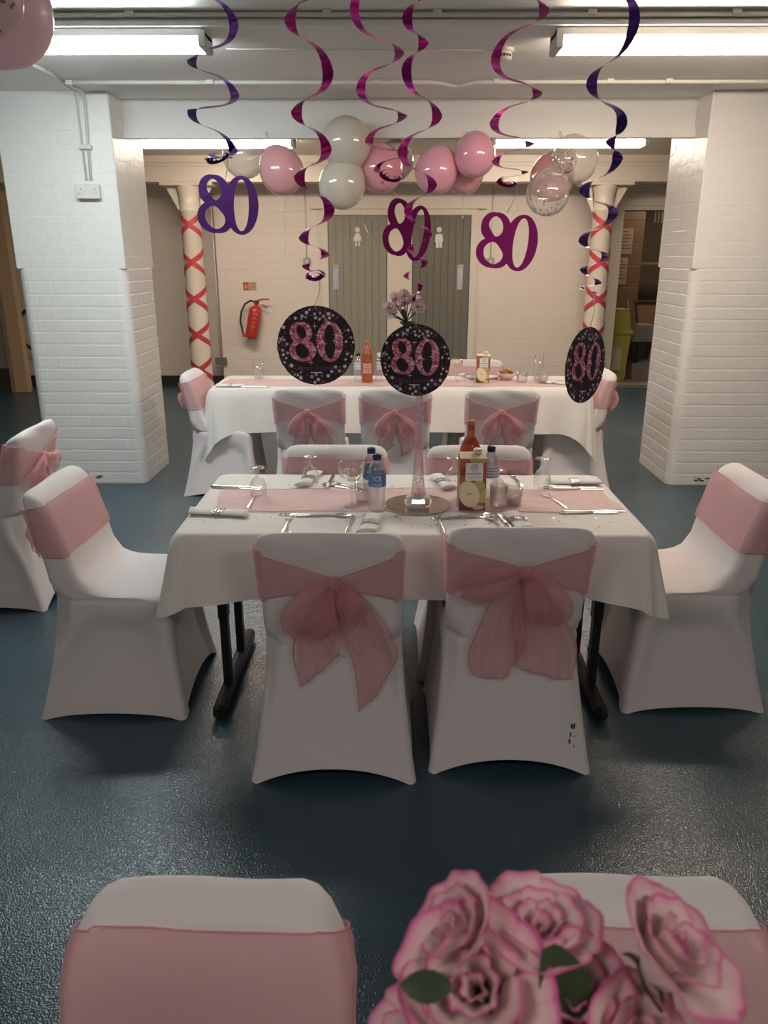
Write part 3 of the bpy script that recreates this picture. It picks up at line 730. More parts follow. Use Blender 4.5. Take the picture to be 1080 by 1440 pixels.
BOWS = {
 'E': dict(k=(.0, .72), P=[('tail', [(-.01, .70), (-.04, .62), (-.05, .53), (-.055, .47)], [.03, .08, .09, .08], .008, .03), ('loop', [(-.005, .72), (-.06, .67), (-.085, .60), (-.09, .56)], [.03, .07, .10, .06], .012, 0)]),
 'A': dict(k=(.018, .712), P=[('tail', [(.03, .70), (.085, .58), (.128, .44), (.138, .315)], [.03, .13, .14, .09], .008, .06),
        ('tail', [(.005, .69), (-.03, .54), (-.045, .44), (-.045, .39)], [.03, .13, .14, .13], .008, .055),
        ('loop', [(.02, .712), (-.028, .665), (-.062, .585), (-.068, .505)], [.03, .10, .165, .13], .012, 0),
        ('loop', [(.02, .712), (.05, .665), (.068, .61), (.072, .56)], [.025, .07, .085, .06], .012, 0)]),
 'B': dict(k=(.012, .728), P=[('tail', [(.0, .71), (-.03, .58), (-.06, .44), (-.065, .345)], [.03, .12, .17, .12], .008, .0),
        ('tail', [(.02, .71), (.06, .58), (.095, .44), (.105, .355)], [.03, .14, .19, .18], .010, -.03),
        ('loop', [(.01, .728), (-.06, .705), (-.135, .675), (-.19, .65)], [.03, .095, .12, .06], .012, 0),
        ('loop', [(.02, .728), (.065, .67), (.10, .59), (.108, .53)], [.04, .10, .13, .08], .014, 0)]),
 'C': dict(k=(-.005, .72), P=[('tail', [(-.01, .70), (-.04, .62), (-.05, .53), (-.055, .47)], [.03, .08, .09, .08], .008, .03),
        ('tail', [(.01, .70), (.05, .62), (.075, .54), (.085, .46)], [.03, .09, .11, .09], .008, .03),
        ('loop', [(-.005, .72), (-.06, .67), (-.085, .60), (-.09, .56)], [.03, .07, .10, .06], .012, 0),
        ('loop', [(-.005, .72), (.045, .67), (.09, .60), (.10, .56)], [.03, .07, .11, .07], .012, 0)]),
 'D': dict(k=(.0, .715), P=[('tail', [(-.01, .70), (-.05, .56), (-.06, .42), (-.06, .30)], [.03, .12, .14, .13], .008, .0),
        ('tail', [(.01, .70), (.05, .60), (.07, .48), (.08, .38)], [.03, .12, .13, .12], .008, .03),
        ('loop', [(-.005, .715), (-.07, .68), (-.12, .63), (-.14, .585)], [.03, .09, .13, .08], .02, 0),
        ('loop', [(-.005, .715), (.05, .68), (.11, .66), (.16, .64)], [.03, .08, .11, .07], .02, 0)]),
}
BAND, PIECE = {}, {}

for key, bw in BOWS.items():
    BAND[key] = band_mesh(*bw['k'], zhi={'C': .822, 'E': .838, 'D': .822}.get(key, .812), seed=ord(key), soft=1 if key == 'E' else 0, rdrop={'E': .06, 'C': .015, 'D': .015}.get(key, 0)); PIECE[key] = [piece_mesh(kd, p, w_, o_, 11*i+ord(key), tp) for i, (kd, p, w_, o_, tp) in enumerate(bw['P'])]
    kg = G(); kx, kz = bw['k']
    def kf(u, v):
        a = u*2*pi; b = -pi/2+v*pi; r = 1+.15*sin(4*a+2*b)
        return (kx+.020*cos(a)*cos(b)*r, yrear(kz)-.034+.020*sin(a)*cos(b)*r, kz+.024*sin(b))
    kg.grid(kf, 16, 9, closeu=True); km = bpy.data.meshes.new('knot'); km.from_pydata(kg.V, [], kg.F); km.update(); km.materials.append(SASHD)
    for p in km.polygons: p.use_smooth = True
    bw['km'] = km
def add_child(nm, me, par):
    o = bpy.data.objects.new(nm, me); COL.objects.link(o); o.parent = par; return o
def chair(x, y, rz, bow, label, group, cov=0):
    t = thing('banquet_chair', label, 'chair', (x, y, 0), rz, group)
    t.scale = (1, 1, .985)
    add_child('chair_cover', COVERS[cov], t)
    s = add_child('sash', BAND[bow][0], t); add_child('hem', BAND[bow][1], s)
    k = add_child('knot', BOWS[bow]['km'], s)
    nl = 0
    for (kd, *_), (me, hm) in zip(BOWS[bow]['P'], PIECE[bow]):
        q = add_child('bow_loop' if kd == 'loop' else 'sash_tail', me, s)
        if hm: add_child('hem', hm, s)
    return t
GF, GB, GE = 'covered chairs at the near table', 'covered chairs at the far table', 'covered chairs in the foreground'
chair(-.185, 2.085, 0, 'A', 'white covered chair, back to camera, whose bow tails hang longest, left of near table pair', GF, 0)
chair(.392, 2.14, 0, 'B', 'white covered chair, back to camera, with black marks at its lower right corner', GF, 1)
chair(-.24, 3.25, R(180), 'C', 'chair on far side of near table behind the water bottles', GF, 2)
chair(.372, 3.25, R(180), 'C', 'chair on far side of near table behind the wine bottle and carton', GF, 0)
chair(-1.285, 2.70, R(-90), 'D', 'white covered chair at left end of near table, facing right', GF, 1)
chair(1.39, 2.77, R(91), 'D', 'white covered chair at right end of near table, facing left', GF, 2)
chair(-1.675, 3.60, R(92), 'D', 'white covered chair at left edge, facing away left, pink bow toward the pier', 'chairs of other tables', 0)
chair(-.515, 4.67, 0, 'C', 'left of three far table chairs with backs to camera, in front of the hanging disc', GB, 2)
chair(.02, 4.67, 0, 'C', 'middle of three far table chairs, behind the tall vase stem', GB, 1)
chair(.68, 4.67, 0, 'C', 'right of three far table chairs with backs to camera, above the wine bottle', GB, 0)
chair(-1.475, 5.47, R(-90), 'D', 'chair at left end of far table beside the left pier', GB, 0)
chair(1.57, 5.55, R(90), 'D', 'chair at right end of far table beside the right pier', GB, 1)
chair(.645, 6.14, R(180), 'C', 'chair on far side of far table behind the second juice carton', GB, 2)
cA = chair(-.240, .85, R(180), 'E', 'foreground chair back at lower left with flat pink sash', GE, 3)
cB = chair(.305, .86, R(180), 'E', 'foreground chair back at lower right behind the pink roses', GE, 3)
cA.scale = (.86, .94, .955); cB.scale = (.92, .94, .955)
# black scuffs on second chair
g = G(); rr = random.Random(9)
for q in range(6):
    cx, cz, s = .20+rr.uniform(-.012, .03), .10+q*.014+rr.uniform(-.01, .01), rr.uniform(.002, .006)
    P = [(cx+s*.6*rr.uniform(.6, 1.2)*cos(a), cz+s*2*rr.uniform(.6, 1.2)*sin(a)) for a in [i*2*pi/7 for i in range(7)]]
    g.add([(px, yrear_s(pz)-.010, pz) for px, pz in P], [tuple(range(7))])
ch2 = [o for o in COL.objects if o.get('label', '').endswith('lower right corner')][0]
g.out('black_mark', RUBBER, ch2)

# ================================================================ tables
def table(x0, x1, y0, y1, label):
    cx, cy = (x0+x1)/2, (y0+y1)/2; W, D = (x1-x0)/2, (y1-y0)/2
    t = thing('folding_table', label, 'table', (cx, cy, 0), 0, 'folding banquet tables')
    G().prism(rounded(-W+.012, -D+.012, W-.012, D-.012, .03, 3), .715, .742).out('tabletop', mat('table_wood', (.35, .24, .15), rough=.5), t)
    G().box((-W+.06, -D+.05, .69), (W-.06, -D+.075, .715)).out('rail', BLK, t); G().box((-W+.06, D-.075, .69), (W-.06, D-.05, .715)).out('rail', BLK, t)
    for s in (-1, 1):
        X = s*(W-.085)
        for yy in (-.14, .12):
            g = G(); g.box((X-.018, yy-.022, .33), (X+.018, yy+.022, .69), c=.004); g.box((X-.015, yy-.018, .05), (X+.015, yy+.018, .33), c=.003); g.out('leg', BLK, t)
        G().tube([(X, -D+.03, .028), (X, -D+.05, .03), (X, D-.06, .03), (X, D-.04, .028)], [.022, .028, .028, .022], 10).out('foot_bar', BLK, t)
        G().box((X-.01, -.14, .58), (X+.01, .12, .62), c=.003).out('cross_brace', BLK, t)
    return t
def cloth(x0, x1, y0, y1, hang, corner, seed, label, side=None, z=.745, lcorner=None):
    cx, cy = (x0+x1)/2, (y0+y1)/2; W, D = (x1-x0)/2, (y1-y0)/2; rnd = random.Random(seed); ph = [rnd.uniform(0, 6) for _ in range(4)]
    r0 = .035; V = []; F = []
    def path(n_side=44, m_side=26, nc=11):
        P = []   # (x,y,nx,ny,c) c: 0 on sides to 1 at corner middle, u: running length
        def seg(a, b, n, nx, ny):
            for k in range(n): f = (1-cos(pi*(k+.0)/n))/2; P.append((a[0]+(b[0]-a[0])*f, a[1]+(b[1]-a[1])*f, nx, ny, 0, min(f, 1-f)*math.dist(a, b)))
        def arc(ccx, ccy, a0):
            for k in range(nc): a = R(a0+90*k/nc); P.append((ccx+r0*cos(a), ccy+r0*sin(a), cos(a), sin(a), 1-abs(2*k/nc-1), 0))
        seg((-W+r0, -D), (W-r0, -D), n_side, 0, -1); arc(W-r0, -D+r0, -90)
        seg((W, -D+r0), (W, D-r0), m_side, 1, 0); arc(W-r0, D-r0, 0)
        seg((W-r0, D), (-W+r0, D), n_side, 0, 1); arc(-W+r0, D-r0, 90)
        seg((-W, D-r0), (-W, -D+r0), m_side, -1, 0); arc(-W+r0, -D+r0, 180)
        return P
    P = path(); N = len(P)
    # top surface rings
    for s in (0.0, .35, .7, .93, .985, 1.0):
        for (x, y, nx, ny, c, d) in P:
            wr = .0018*noise.noise(Vector((x*s*9+seed, y*s*9, 0)))
            V.append((x*s if s < .99 else x, y*s if s < .99 else y, z+.0025+wr-(0 if s < .99 else .004)))
    NH = 9
    for j in range(1, NH+1):
        v = j/NH
        for (x, y, nx, ny, c, d) in P:
            near = math.exp(-(d/.16)**2) if c == 0 else 1
            drop = hang+(corner-hang)*(c**.8 if c else 0)+((corner-hang)*.0)*near
            if c == 0: drop = hang+.02*noise.noise(Vector((x*2.5, y*2.5, seed)))+(corner-hang)*.42*math.exp(-(d/.07)**1.2)
            else: drop = hang+(corner-hang)*(.42+.58*c)
            flare = .014+.05*v*(.35+.65*near*(1-.4*c))+.040*c*v
            fold = .012*sin((x*nx*0+x*ny*ny*9+y*nx*nx*9)+ph[0])*v+.010*near*v*cos((d/.05)+ph[1])*(1 if c == 0 else 0)+(.012*v*math.exp(-(d/.5)**2)*sin(d*26+ph[2]) if c == 0 else 0)
            o = flare+fold
            V.append((x+nx*o, y+ny*o, z-.002-drop*v))
    rings = 6+NH
    for i in range(rings-1):
        for k in range(N): F.append((i*N+k, (i+1)*N+k, (i+1)*N+(k+1) % N, i*N+(k+1) % N))
    o = mk('tablecloth', V, F, CLOTH, None, True); o.location = (cx, cy, 0)
    sd = o.modifiers.new('s', 'SUBSURF'); sd.levels = 1; sd.render_levels = 1
    tag(o, label, 'tablecloth', 'white tablecloths'); return o
table(-.715, .855, 2.40, 3.115, 'near folding table with black T legs under a white cloth')
cloth(-.725, .865, 2.385, 3.13, .212, .275, 1, 'white cloth draped over the near table in the middle of the room')
table(-1.26, 1.36, 5.31, 5.94, 'far folding table between the two piers under a white cloth')
cloth(-1.275, 1.375, 5.30, 5.95, .295, .50, 2, 'white cloth with long corner drapes over the far table between the piers')
table(-.8, .8, -.20, .50, 'folding table below the camera carrying the rose vase')
cloth(-.81, .81, -.21, .51, .20, .25, 3, 'white cloth over the table below the camera under the roses')
def runner(x0, x1, y0, y1, z, label, seed):
    def fn(u, v):
        x = x0+(x1-x0)*u+(.012*sin(v*5+seed) if u in (0, 1) else 0); yy = y0+(y1-y0)*v
        w_ = .010*sin(x*7+seed)+.006*sin(x*17)
        return (x, yy+w_, z+.0015+.0022*(1+noise.noise(Vector((x*22, yy*26, seed))))+.0015*(1+sin(yy*60+x*9))/2)
    g = G().grid(fn, 90, 22); o = g.out('table_runner', RUN, None, True); tag(o, label, 'table runner', 'pink organza table runners')
    hm = G()
    for v in (0, 1): hm.tube([Vector(fn(i/60, v)) for i in range(61)], .0013, 4)
    hm.out('hem', mat('runner_hem', (.62, .36, .36)), o)
runner(-.655, .83, 2.625, 2.90, .7475, 'pink organza runner along the near table', 1)
runner(-1.22, 1.30, 5.43, 5.72, .7475, 'pink organza runner along the far table', 2)

# ================================================================ tableware
TZ = .7485
def fork(x, y, a, label, grp='forks', z=TZ, s=1):
    t = thing('fork', label, 'cutlery', (x, y, z), a, grp)
    g = G()
    def hf(u, v):
        L = -.095+.135*v; w_ = (.011 if v < .15 else .011-.006*((v-.15)/.85)) if v < .9 else .005
        return ((u-.5)*2*w_*.85, L, .003+.004*sin(v*pi)*.6+(.001 if 0 < u < 1 else -.0005))
    g.grid(hf, 5, 12); g.out('handle', CHROME, t, True)
    h = G(); h.grid(lambda u, v: ((u-.5)*2*(.004+.008*sin(min(1, v*1.2)*pi/2)), .04+.022*v, .004-.003*v), 5, 5)
    for k in range(4):
        xx = -.0105+k*.007; h.box((xx-.0017, .061, .0005), (xx+.0017, .098, .0024))
    h.out('tines', CHROME, t, True); return t
def spoon(x, y, a, label, z=TZ):
    t = thing('spoon', label, 'cutlery', (x, y, z), a, 'spoons')
    G().grid(lambda u, v: ((u-.5)*2*(.009-.0055*v), -.095+.14*v, .003+.004*sin(v*pi)*.6+(.001 if 0 < u < 1 else -.0005)), 5, 12).out('handle', CHROME, t, True)
    G().grid(lambda u, v: ((.021*v)*cos(u*2*pi), .072+.030*v*sin(u*2*pi), -.004*(1-v*v)+.005), 20, 5, closeu=True).out('bowl', CHROME, t, True); return t
def knife(x, y, a, label, z=TZ):
    t = thing('knife', label, 'cutlery', (x, y, z), a, 'knives')
    G().tube([(0, -.10, .005), (0, -.085, .005), (0, .0, .005), (0, .02, .004)], [.005, .0075, .0055, .004], 8).out('handle', CHROME, t, True)
    G().prism([(-.004, .02), (.007, .022), (.010, .07), (.007, .105), (-.004, .115)], .002, .0045).out('blade', CHROME, t); return t
WN = mat('napkin_paper', (.82, .80, .75), rough=.9, bump=.2, bscale=40)
GEM = mat('diamante', (.75, .74, .74), rough=.15, metal=.9, bump=1, bscale=300, bdist=.002)
def napkin(x, y, a, label, L=.19, tilt=0):
    t = thing('rolled_napkin', label, 'napkin', (x, y, TZ+.001), a, 'rolled paper napkins')
    def fn(u, v):
        th = u*2*pi; q = v*2-1; fl = 1+.18*q*q; r = (.027*fl, .008*(1+.15*q*q))
        return (r[0]*cos(th)*(1+.03*sin(3*th+v*5)), q*L/2+.008*cos(th), .0095+r[1]*sin(th))
    g = G().grid(fn, 24, 9, closeu=True)
    for j in (0, 8): g.F.append(tuple(range(j*24, j*24+24)) if j else tuple(range(23, -1, -1))); g.MI.append(0)
    g.out('napkin_roll', WN, t, True)
    for k in range(3):
        G().grid(lambda u, v, k=k: (.0288*cos(u*2*pi), (k-1)*.012+(v-.5)*.011, .0108+.0105*sin(u*2*pi)), 28, 3, closeu=True).out('ring_band', GEM, t, True)
        me_ = None
    bd = G()
    for k in range(3):
        for q in range(20):
            th = pi*(q/19); c = Vector((.0292*cos(th), (k-1)*.012, .0108+.0112*sin(th))); r_ = .0022
            bd.add([c+Vector(d)*r_ for d in ((1, 0, 0), (-1, 0, 0), (0, 1, 0), (0, -1, 0), (0, 0, 1), (0, 0, -1))], [(0, 2, 4), (2, 1, 4), (1, 3, 4), (3, 0, 4), (2, 0, 5), (1, 2, 5), (3, 1, 5), (0, 3, 5)])
    b_ = bd.out('ring_stones', GEM, t); b_['kind'] = 'stuff'
    return t
fork(-.358, 2.47, 0, 'fork lying straight in front of the left near chair'); fork(.167, 2.485, R(3), 'fork left of the right front place setting, behind the gap between chairs')
spoon(-.245, 2.57, R(-88), 'spoon lying crosswise above the left front place'); spoon(.275, 2.57, R(-80), 'spoon lying crosswise above the right front place')
fork(-.30, 2.58, R(86), 'fork crossing the crosswise spoon above the left front place'); fork(.235, 2.555, R(97), 'fork crossing the spoon in front of the juice carton')
knife(-.145, 2.46, R(-4), 'knife left of the rolled napkin at the left front place'); knife(.395, 2.475, R(8), 'knife beside the napkin at the right front place')
spoon(.363, 2.475, R(12), 'spoon beside the napkin at the right front place')
napkin(-.072, 2.465, R(-8), 'rolled napkin in stone ring behind the left near chair', .17); napkin(.432, 2.50, R(8), 'rolled napkin in stone ring behind the right near chair', .17)
napkin(-.615, 2.585, R(82), 'rolled napkin in stone ring at left end of near table', .215); napkin(.735, 2.985, R(91), 'rolled napkin in stone ring at rear right corner of near table', .20)
napkin(-.338, 3.02, R(-10), 'rolled napkin under an upturned glass at the back of near table', .19); napkin(.205, 2.98, R(14), 'rolled napkin at the back of near table behind the mirror disc', .19)
knife(-.62, 2.905, R(-100), 'knife lying crosswise at the left end of near table'); fork(-.60, 2.93, R(80), 'fork behind the crosswise knife at left end of near table')
spoon(-.522, 2.75, R(0), 'spoon lying on the pink runner at left end of near table')
knife(-.252, 3.0, R(-3), 'knife at the back of near table left of the coupe glass'); spoon(-.19, 2.92, R(60), 'spoon at the back of near table left of the coupe glass')
fork(-.17, 2.94, R(50), 'fork touching the spoon at the back of near table')
spoon(.612, 2.75, R(15), 'spoon at right end of near table on the pink runner'); fork(.745, 2.632, R(95), 'fork lying crosswise at right end of near table'); knife(.70, 2.612, R(-88), 'knife under the crosswise fork at right end')
knife(.72, 2.90, R(-90), 'knife in front of the rear right napkin'); fork(.51, 3.03, R(5), 'fork at the back of near table behind the tealight glass'); 
knife(.70, 2.925, R(-90), 'second knife in front of the rear right napkin')
# far table cutlery and napkins
napkin(-1.14, 5.40, R(88), 'rolled napkin at front left corner of far table', .2); fork(-.98, 5.385, R(90), 'fork near the front left corner of far table'); knife(-.96, 5.36, R(-90), 'knife near the front left corner of far table')
napkin(.57, 5.86, R(20), 'crumpled rolled napkin at the back of far table beside the coupe', .2)
t = napkin(1.17, 5.55, R(60), 'rolled napkin near right end of far table', .15)

# glasses
def goblet(x, y, label, z=TZ, up=False, s=1):
    t = thing('wine_glass', label, 'glass', (x, y, z), 0, 'wine glasses')
    if up: prof = [(.032, 0), (.031, .002), (.006, .006), (.004, .03), (.004, .06), (.012, .07), (.032, .09), (.036, .115), (.031, .15)]
    else:  prof = [(.029, .002), (.034, .030), (.033, .05), (.024, .072), (.008, .086), (.0045, .092), (.0045, .108), (.008, .113), (.030, .120), (.030, .123), (.002, .1235)]
    k = 5 if up else 5
    prof = [(r*s, h*s) for r, h in prof]
    G().lathe(prof[:6], 28).out('bowl' if not up else 'foot', GLASS, t, True); G().lathe(prof[5:], 28).out('foot' if not up else 'bowl', GLASS, t, True)
    return t
goblet(-.508, 2.80, 'upturned wine glass on the runner at left end of near table', s=.95); goblet(-.325, 2.95, 'upturned wine glass on the back edge of near table, left')
goblet(.245, 2.93, 'upturned wine glass behind the juice carton on near table'); goblet(.592, 2.92, 'upturned wine glass at the back right of near table')
goblet(.405, 2.82, 'upturned wine glass behind the tumbler right of the carton', s=.85)
def tumbler(x, y, label, r=.032, h=.085, z=TZ, fill=None):
    t = thing('tumbler', label, 'glass', (x, y, z), 0, 'tumblers and tealight glasses')
    G().lathe([(.001, .001), (r*.85, .001), (r*.9, .006), (r, h), (r-.002, h), (r*.86, .010), (.001, .009)], 28).out('glass_wall', GLASS, t, True)
    if fill: G().lathe([(.001, .012), (r*.8, .012), (r*.82, .035), (.001, .035)], 24).out('candle_wax', fill, t, True)
    return t
tumbler(-.107, 2.73, 'water tumbler between coupe glass and water bottles'); tumbler(.388, 2.67, 'empty tumbler right of the juice carton', .033, .09)
WAX = mat('candle_wax', (.80, .66, .58), rough=.5)
tumbler(.449, 2.705, 'squat tealight glass with pale candle right of the tumbler', .032, .068, fill=WAX)
tumbler(.945, 5.62, 'round faceted tumbler beside the snack bowl on far table', .042, .085); tumbler(1.09, 5.58, 'tealight glass on far table right of the tumblers', .038, .07, fill=WAX)
tumbler(-1.0, 5.78, 'empty tumbler at left end of far table', .038, .13); tumbler(1.08, 5.72, 'tall glass behind the far tealight glass', .034, .19)
def coupe(x, y, label, z=TZ, s=1, sweets=True):
    t = thing('coupe_glass', label, 'glass', (x, y, z), 0, 'coupe glasses of sweets')
    G().lathe([(.001, .003), (.036, .001), (.036, .003), (.006, .008), (.0045, .03), (.007, .045), (.0045, .06), (.004, .095)], 28).out('stem', GLASS, t, True)
    G().lathe([(.004, .095), (.025, .102), (.044, .122), (.050, .150), (.049, .165), (.047, .165), (.048, .150), (.042, .123), (.024, .105), (.002, .099)], 32).out('bowl', GLASS, t, True)
    rr = random.Random(int(x*100)); cs = [mat('sweet_yellow', (.75, .55, .20), rough=.4), mat('sweet_coral', (.80, .30, .22), rough=.4), mat('sweet_cream', (.80, .70, .55), rough=.5)]
    for k in range(9):
        a = rr.uniform(0, 6.3); q = rr.uniform(0, .026)
        G().lathe([(.001, -.006), (.009, -.004), (.011, 0), (.009, .004), (.001, .006)], 10).out('sweet', cs[k % 3], t, True, loc=(q*cos(a), q*sin(a), .120+.011*(k//4)), rot=(rr.uniform(-.8, .8), rr.uniform(-.8, .8), 0))
coupe(-.145, 2.68, 'coupe glass of sweets left of the water bottles on near table'); coupe(.464, 5.63, 'coupe glass of sweets on far table left of the carton')
BLUE = mat('cap_blue', (.01, .022, .13), rough=.4); LBL = mat('label_blue', (.10, .22, .48), rough=.5); LBW = mat('label_white', (.80, .80, .80), rough=.5)
def bottle(x, y, label, front=True, z=TZ, h=1.0, cap=BLUE):
    t = thing('water_bottle', label, 'bottle', (x, y, z), 0, 'water bottles')
    pr = [(.001, .002), (.028, 0), (.032, .008)]
    for k in range(5): pr += [(.030, .016+k*.014), (.032, .022+k*.014)]
    pr += [(.0315, .09), (.0315, .145), (.031, .152), (.026, .168), (.017, .180), (.0125, .188), (.0125, .196)]
    G().lathe([(a, b*h) for a, b in pr], 28).out('bottle_body', PLASTIC, t, True)
    G().lathe([(.0145, .188), (.0155, .19), (.0155, .206), (.014, .209), (.001, .209)], 20, capa=True).out('cap', cap, t, True)
    W = mat('water', (.9, .95, .97)); 
    if front:
        G().lathe([(.0322, .093), (.0322, .142)], 28).out('label', LBL, t, True)
        text_obj('label_text', 'ICE', .024, LBW, t, (0, -.0326, .125), wrap=.0326); text_obj('label_text', 'VALLEY', .0115, LBW, t, (0, -.0326, .1035), wrap=.0326)
        G().lathe([(.0325, .093), (.0325, .0955)], 28).out('label_stripe', LBW, t, True)
    else:
        G().lathe([(.0322, .093), (.0322, .142)], 28).out('label', LBW, t, True)
        for k in range(4): G().lathe([(.0326, .097+k*.011), (.0326, .1005+k*.011)], 28).out('label_stripe', LBL, t, True)
bottle(-.052, 2.64, 'front water bottle with blue cap and blue label'); bottle(-.075, 2.735, 'rear water bottle with blue cap, partly hidden')
bottle(.367, 2.765, 'water bottle with navy cap and striped label behind the carton', False, cap=mat('cap_navy', (.008, .010, .03), rough=.4))
bottle(-.245, 5.62, 'clear bottle with dark cap beside the rose wine on far table', False, h=1.0, cap=RUBBER)
bottle(-.095, 5.64, 'clear bottle right of the rose wine on far table, by the central disc', False, cap=LBW)
def wine(x, y, label, z=TZ):
    t = thing('wine_bottle', label, 'bottle', (x, y, z), 0, 'rose wine bottles')
    rs = thin_glass('rose_glass', (.75, .22, .10), .08, .6, .05, (.60, .17, .07), .42)
    G().lathe([(.001, .004), (.034, 0), (.039, .006), (.040, .17), (.038, .195), (.028, .222), (.018, .238)], 32).out('bottle_body', rs, t, True)
    G().lathe([(.018, .238), (.0155, .25), (.0135, .285), (.0155, .287), (.0155, .298), (.013, .300), (.001, .300)], 24).out('bottle_neck', mat('neck_glass', (.62, .22, .14), rough=.1, coat=.5), t, True)
    G().lathe([(.0172, .242), (.0148, .252), (.0143, .285)], 24).out('neck_foil', mat('foil_red', (.50, .07, .05), rough=.35), t, True)
    lb = mat('wine_label', (.62, .40, .30), rough=.5)
    def lf(u, v): a = R(-140+100*u); return (.0406*cos(a), .0406*sin(a), .07+.07*v)
    G().grid(lf, 14, 3).out('label', lb, t, True)
    for k in range(3): G().grid(lambda u, v, k=k: (.0409*cos(R(-125+70*u)), .0409*sin(R(-125+70*u)), .085+k*.018+.006*v), 10, 2).out('label_line', mat('foil_red', (.5, .07, .05)), t, True)
wine(.292, 2.79, 'rose wine bottle behind the juice carton on near table'); wine(-.18, 5.61, 'rose wine bottle on far table between two hanging discs')
def carton(x, y, rz, label, z=TZ):
    t = thing('juice_carton', label, 'carton', (x, y, z), rz, 'apple juice cartons'); a = .047; H_ = .195
    red = mat('carton_red', (.42, .07, .04), rough=.35); brn = mat('carton_brown', (.16, .05, .03), rough=.35)
    V = [(-a, -a*.75, 0), (a, -a*.75, 0), (a, a*.75, 0), (-a, a*.75, 0), (-a, -a*.75, H_), (a, -a*.75, H_), (a, a*.75, H_+.008), (-a, a*.75, H_+.008)]
    mk('carton_body', V, [(3, 2, 1, 0), (0, 1, 5, 4), (1, 2, 6, 5), (2, 3, 7, 6), (3, 0, 4, 7)], brn, t)
    mk('carton_top', [(-a, -a*.75, H_), (a, -a*.75, H_), (a, a*.75, H_+.008), (-a, a*.75, H_+.008), (-a, 0, H_+.012), (a, 0, H_+.012)], [(0, 1, 5, 4), (4, 5, 2, 3), (0, 4, 3), (1, 2, 5)], mat('carton_cream', (.72, .62, .45), rough=.4), t)
    Y = -a*.75
    def poly(nm, P, m, d): 
        T = Matrix.Translation((0, Y-d*.0006, 0)) @ Matrix.Rotation(R(90), 4, 'X'); G().prism(P, 0, .0004, T=T).out(nm, m, t)
    def ell(cx, cz, rx, rz_, n=24, rot=0):
        P = []
        for k in range(n):
            q = 2*pi*k/n; u, v = rx*cos(q), rz_*sin(q); X, Z = cx+u*cos(rot)-v*sin(rot), cz+u*sin(rot)+v*cos(rot)
            P.append((max(-a, min(a, X)), max(0, min(H_, Z))))
        return P
    G_ = mat('apple_green', (.45, .44, .14), rough=.35)
    poly('print_red_apple', ell(-.03, .175, .04, .045), mat('apple_red', (.48, .12, .07)), 1); poly('print_red_apple', ell(.035, .15, .035, .04), red, 1)
    poly('print_red_apple', ell(-.035, .125, .035, .04), mat('apple_red', (.48, .12, .07)), 1)
    poly('print_green_apple', ell(.018, .190, .032, .014), G_, 2); poly('print_green_apple', ell(.022, .094, .021, .024), G_, 2); poly('print_green_apple', ell(.036, .058, .022, .028), mat('apple_lime', (.50, .50, .16)), 2)
    poly('print_half_apple', ell(-.012, .064, .038, .052, rot=.35), mat('apple_skin', (.55, .48, .20)), 3); poly('print_half_apple', ell(-.012, .064, .035, .049, rot=.35), mat('apple_flesh', (.80, .68, .46)), 4)
    for s in (-1, 1): poly('print_seed', ell(-.012+s*.005, .066, .0018, .0045, 8, rot=s*.3), BLK, 5)
    poly('print_slice', ell(.020, .018, .026, .014), mat('apple_red', (.48, .12, .07)), 3); poly('print_slice', ell(.022, .014, .020, .009), mat('slice_cream', (.6, .55, .3)), 4)
    poly('label_panel', [(-.028, .115), (.034, .115), (.034, .180), (-.028, .180)], LBW, 6); poly('label_bar', [(-.025, .139), (.030, .139), (.030, .1425), (-.025, .1425)], red, 7)
    tm = mat('print_grey', (.16, .16, .18)); yy = Y-.0046
    text_obj('label_text', '100%', .011, tm, t, (.003, yy, .172)); text_obj('label_text', 'APPLE', .011, tm, t, (.003, yy, .162)); text_obj('label_text', 'JUICE', .008, tm, t, (.003, yy, .1525))
    for k in range(3): poly('label_line', [(-.02, .132-k*.005), (.026, .132-k*.005), (.026, .1335-k*.005), (-.02, .1335-k*.005)], mat('print_pale', (.5, .4, .42)), 7)
    G().lathe([(.0145, 0), (.0155, .002), (.0155, .016), (.013, .018), (.001, .018)], 20).out('cap', mat('carton_cap', (.78, .72, .60), rough=.4), t, True, loc=(.018, .0, H_+.010))
carton(.288, 2.668, R(2), 'apple juice carton in front of the wine bottle on near table'); carton(.657, 5.61, R(-2), 'apple juice carton on far table')
# snack bowl
t = thing('snack_bowl', 'pink white bowl of orange crisps on far table', 'bowl', (.846, 5.74, TZ))
G().lathe([(.001, .003), (.035, .001), (.055, .02), (.07, .05), (.068, .05), (.052, .022), (.001, .014)], 28).out('bowl', mat('bowl_pink', (.75, .58, .55), rough=.4), t, True)
rr = random.Random(4); cm = mat('crisp_orange', (.60, .26, .07), rough=.7)
for k in range(26):
    a = rr.uniform(0, 6.3); q = rr.uniform(0, .05); o = G().grid(lambda u, v: ((u-.5)*.03, (v-.5)*.022, .006*sin(u*3)), 4, 4).out('crisp', cm, t, True, loc=(q*cos(a), q*sin(a), .045+.02*(1-q/.05)+rr.uniform(0, .006)), rot=(rr.uniform(-.9, .9), rr.uniform(-.9, .9), a))
# plate-like dish behind it
t = thing('side_dish', 'small pink white dish left of the snack bowl on far table', 'dish', (.745, 5.80, TZ)); G().lathe([(.001, .003), (.04, .001), (.06, .018), (.058, .018), (.038, .006), (.001, .006)], 28).out('dish', mat('bowl_pink', (.75, .58, .55)), t, True)

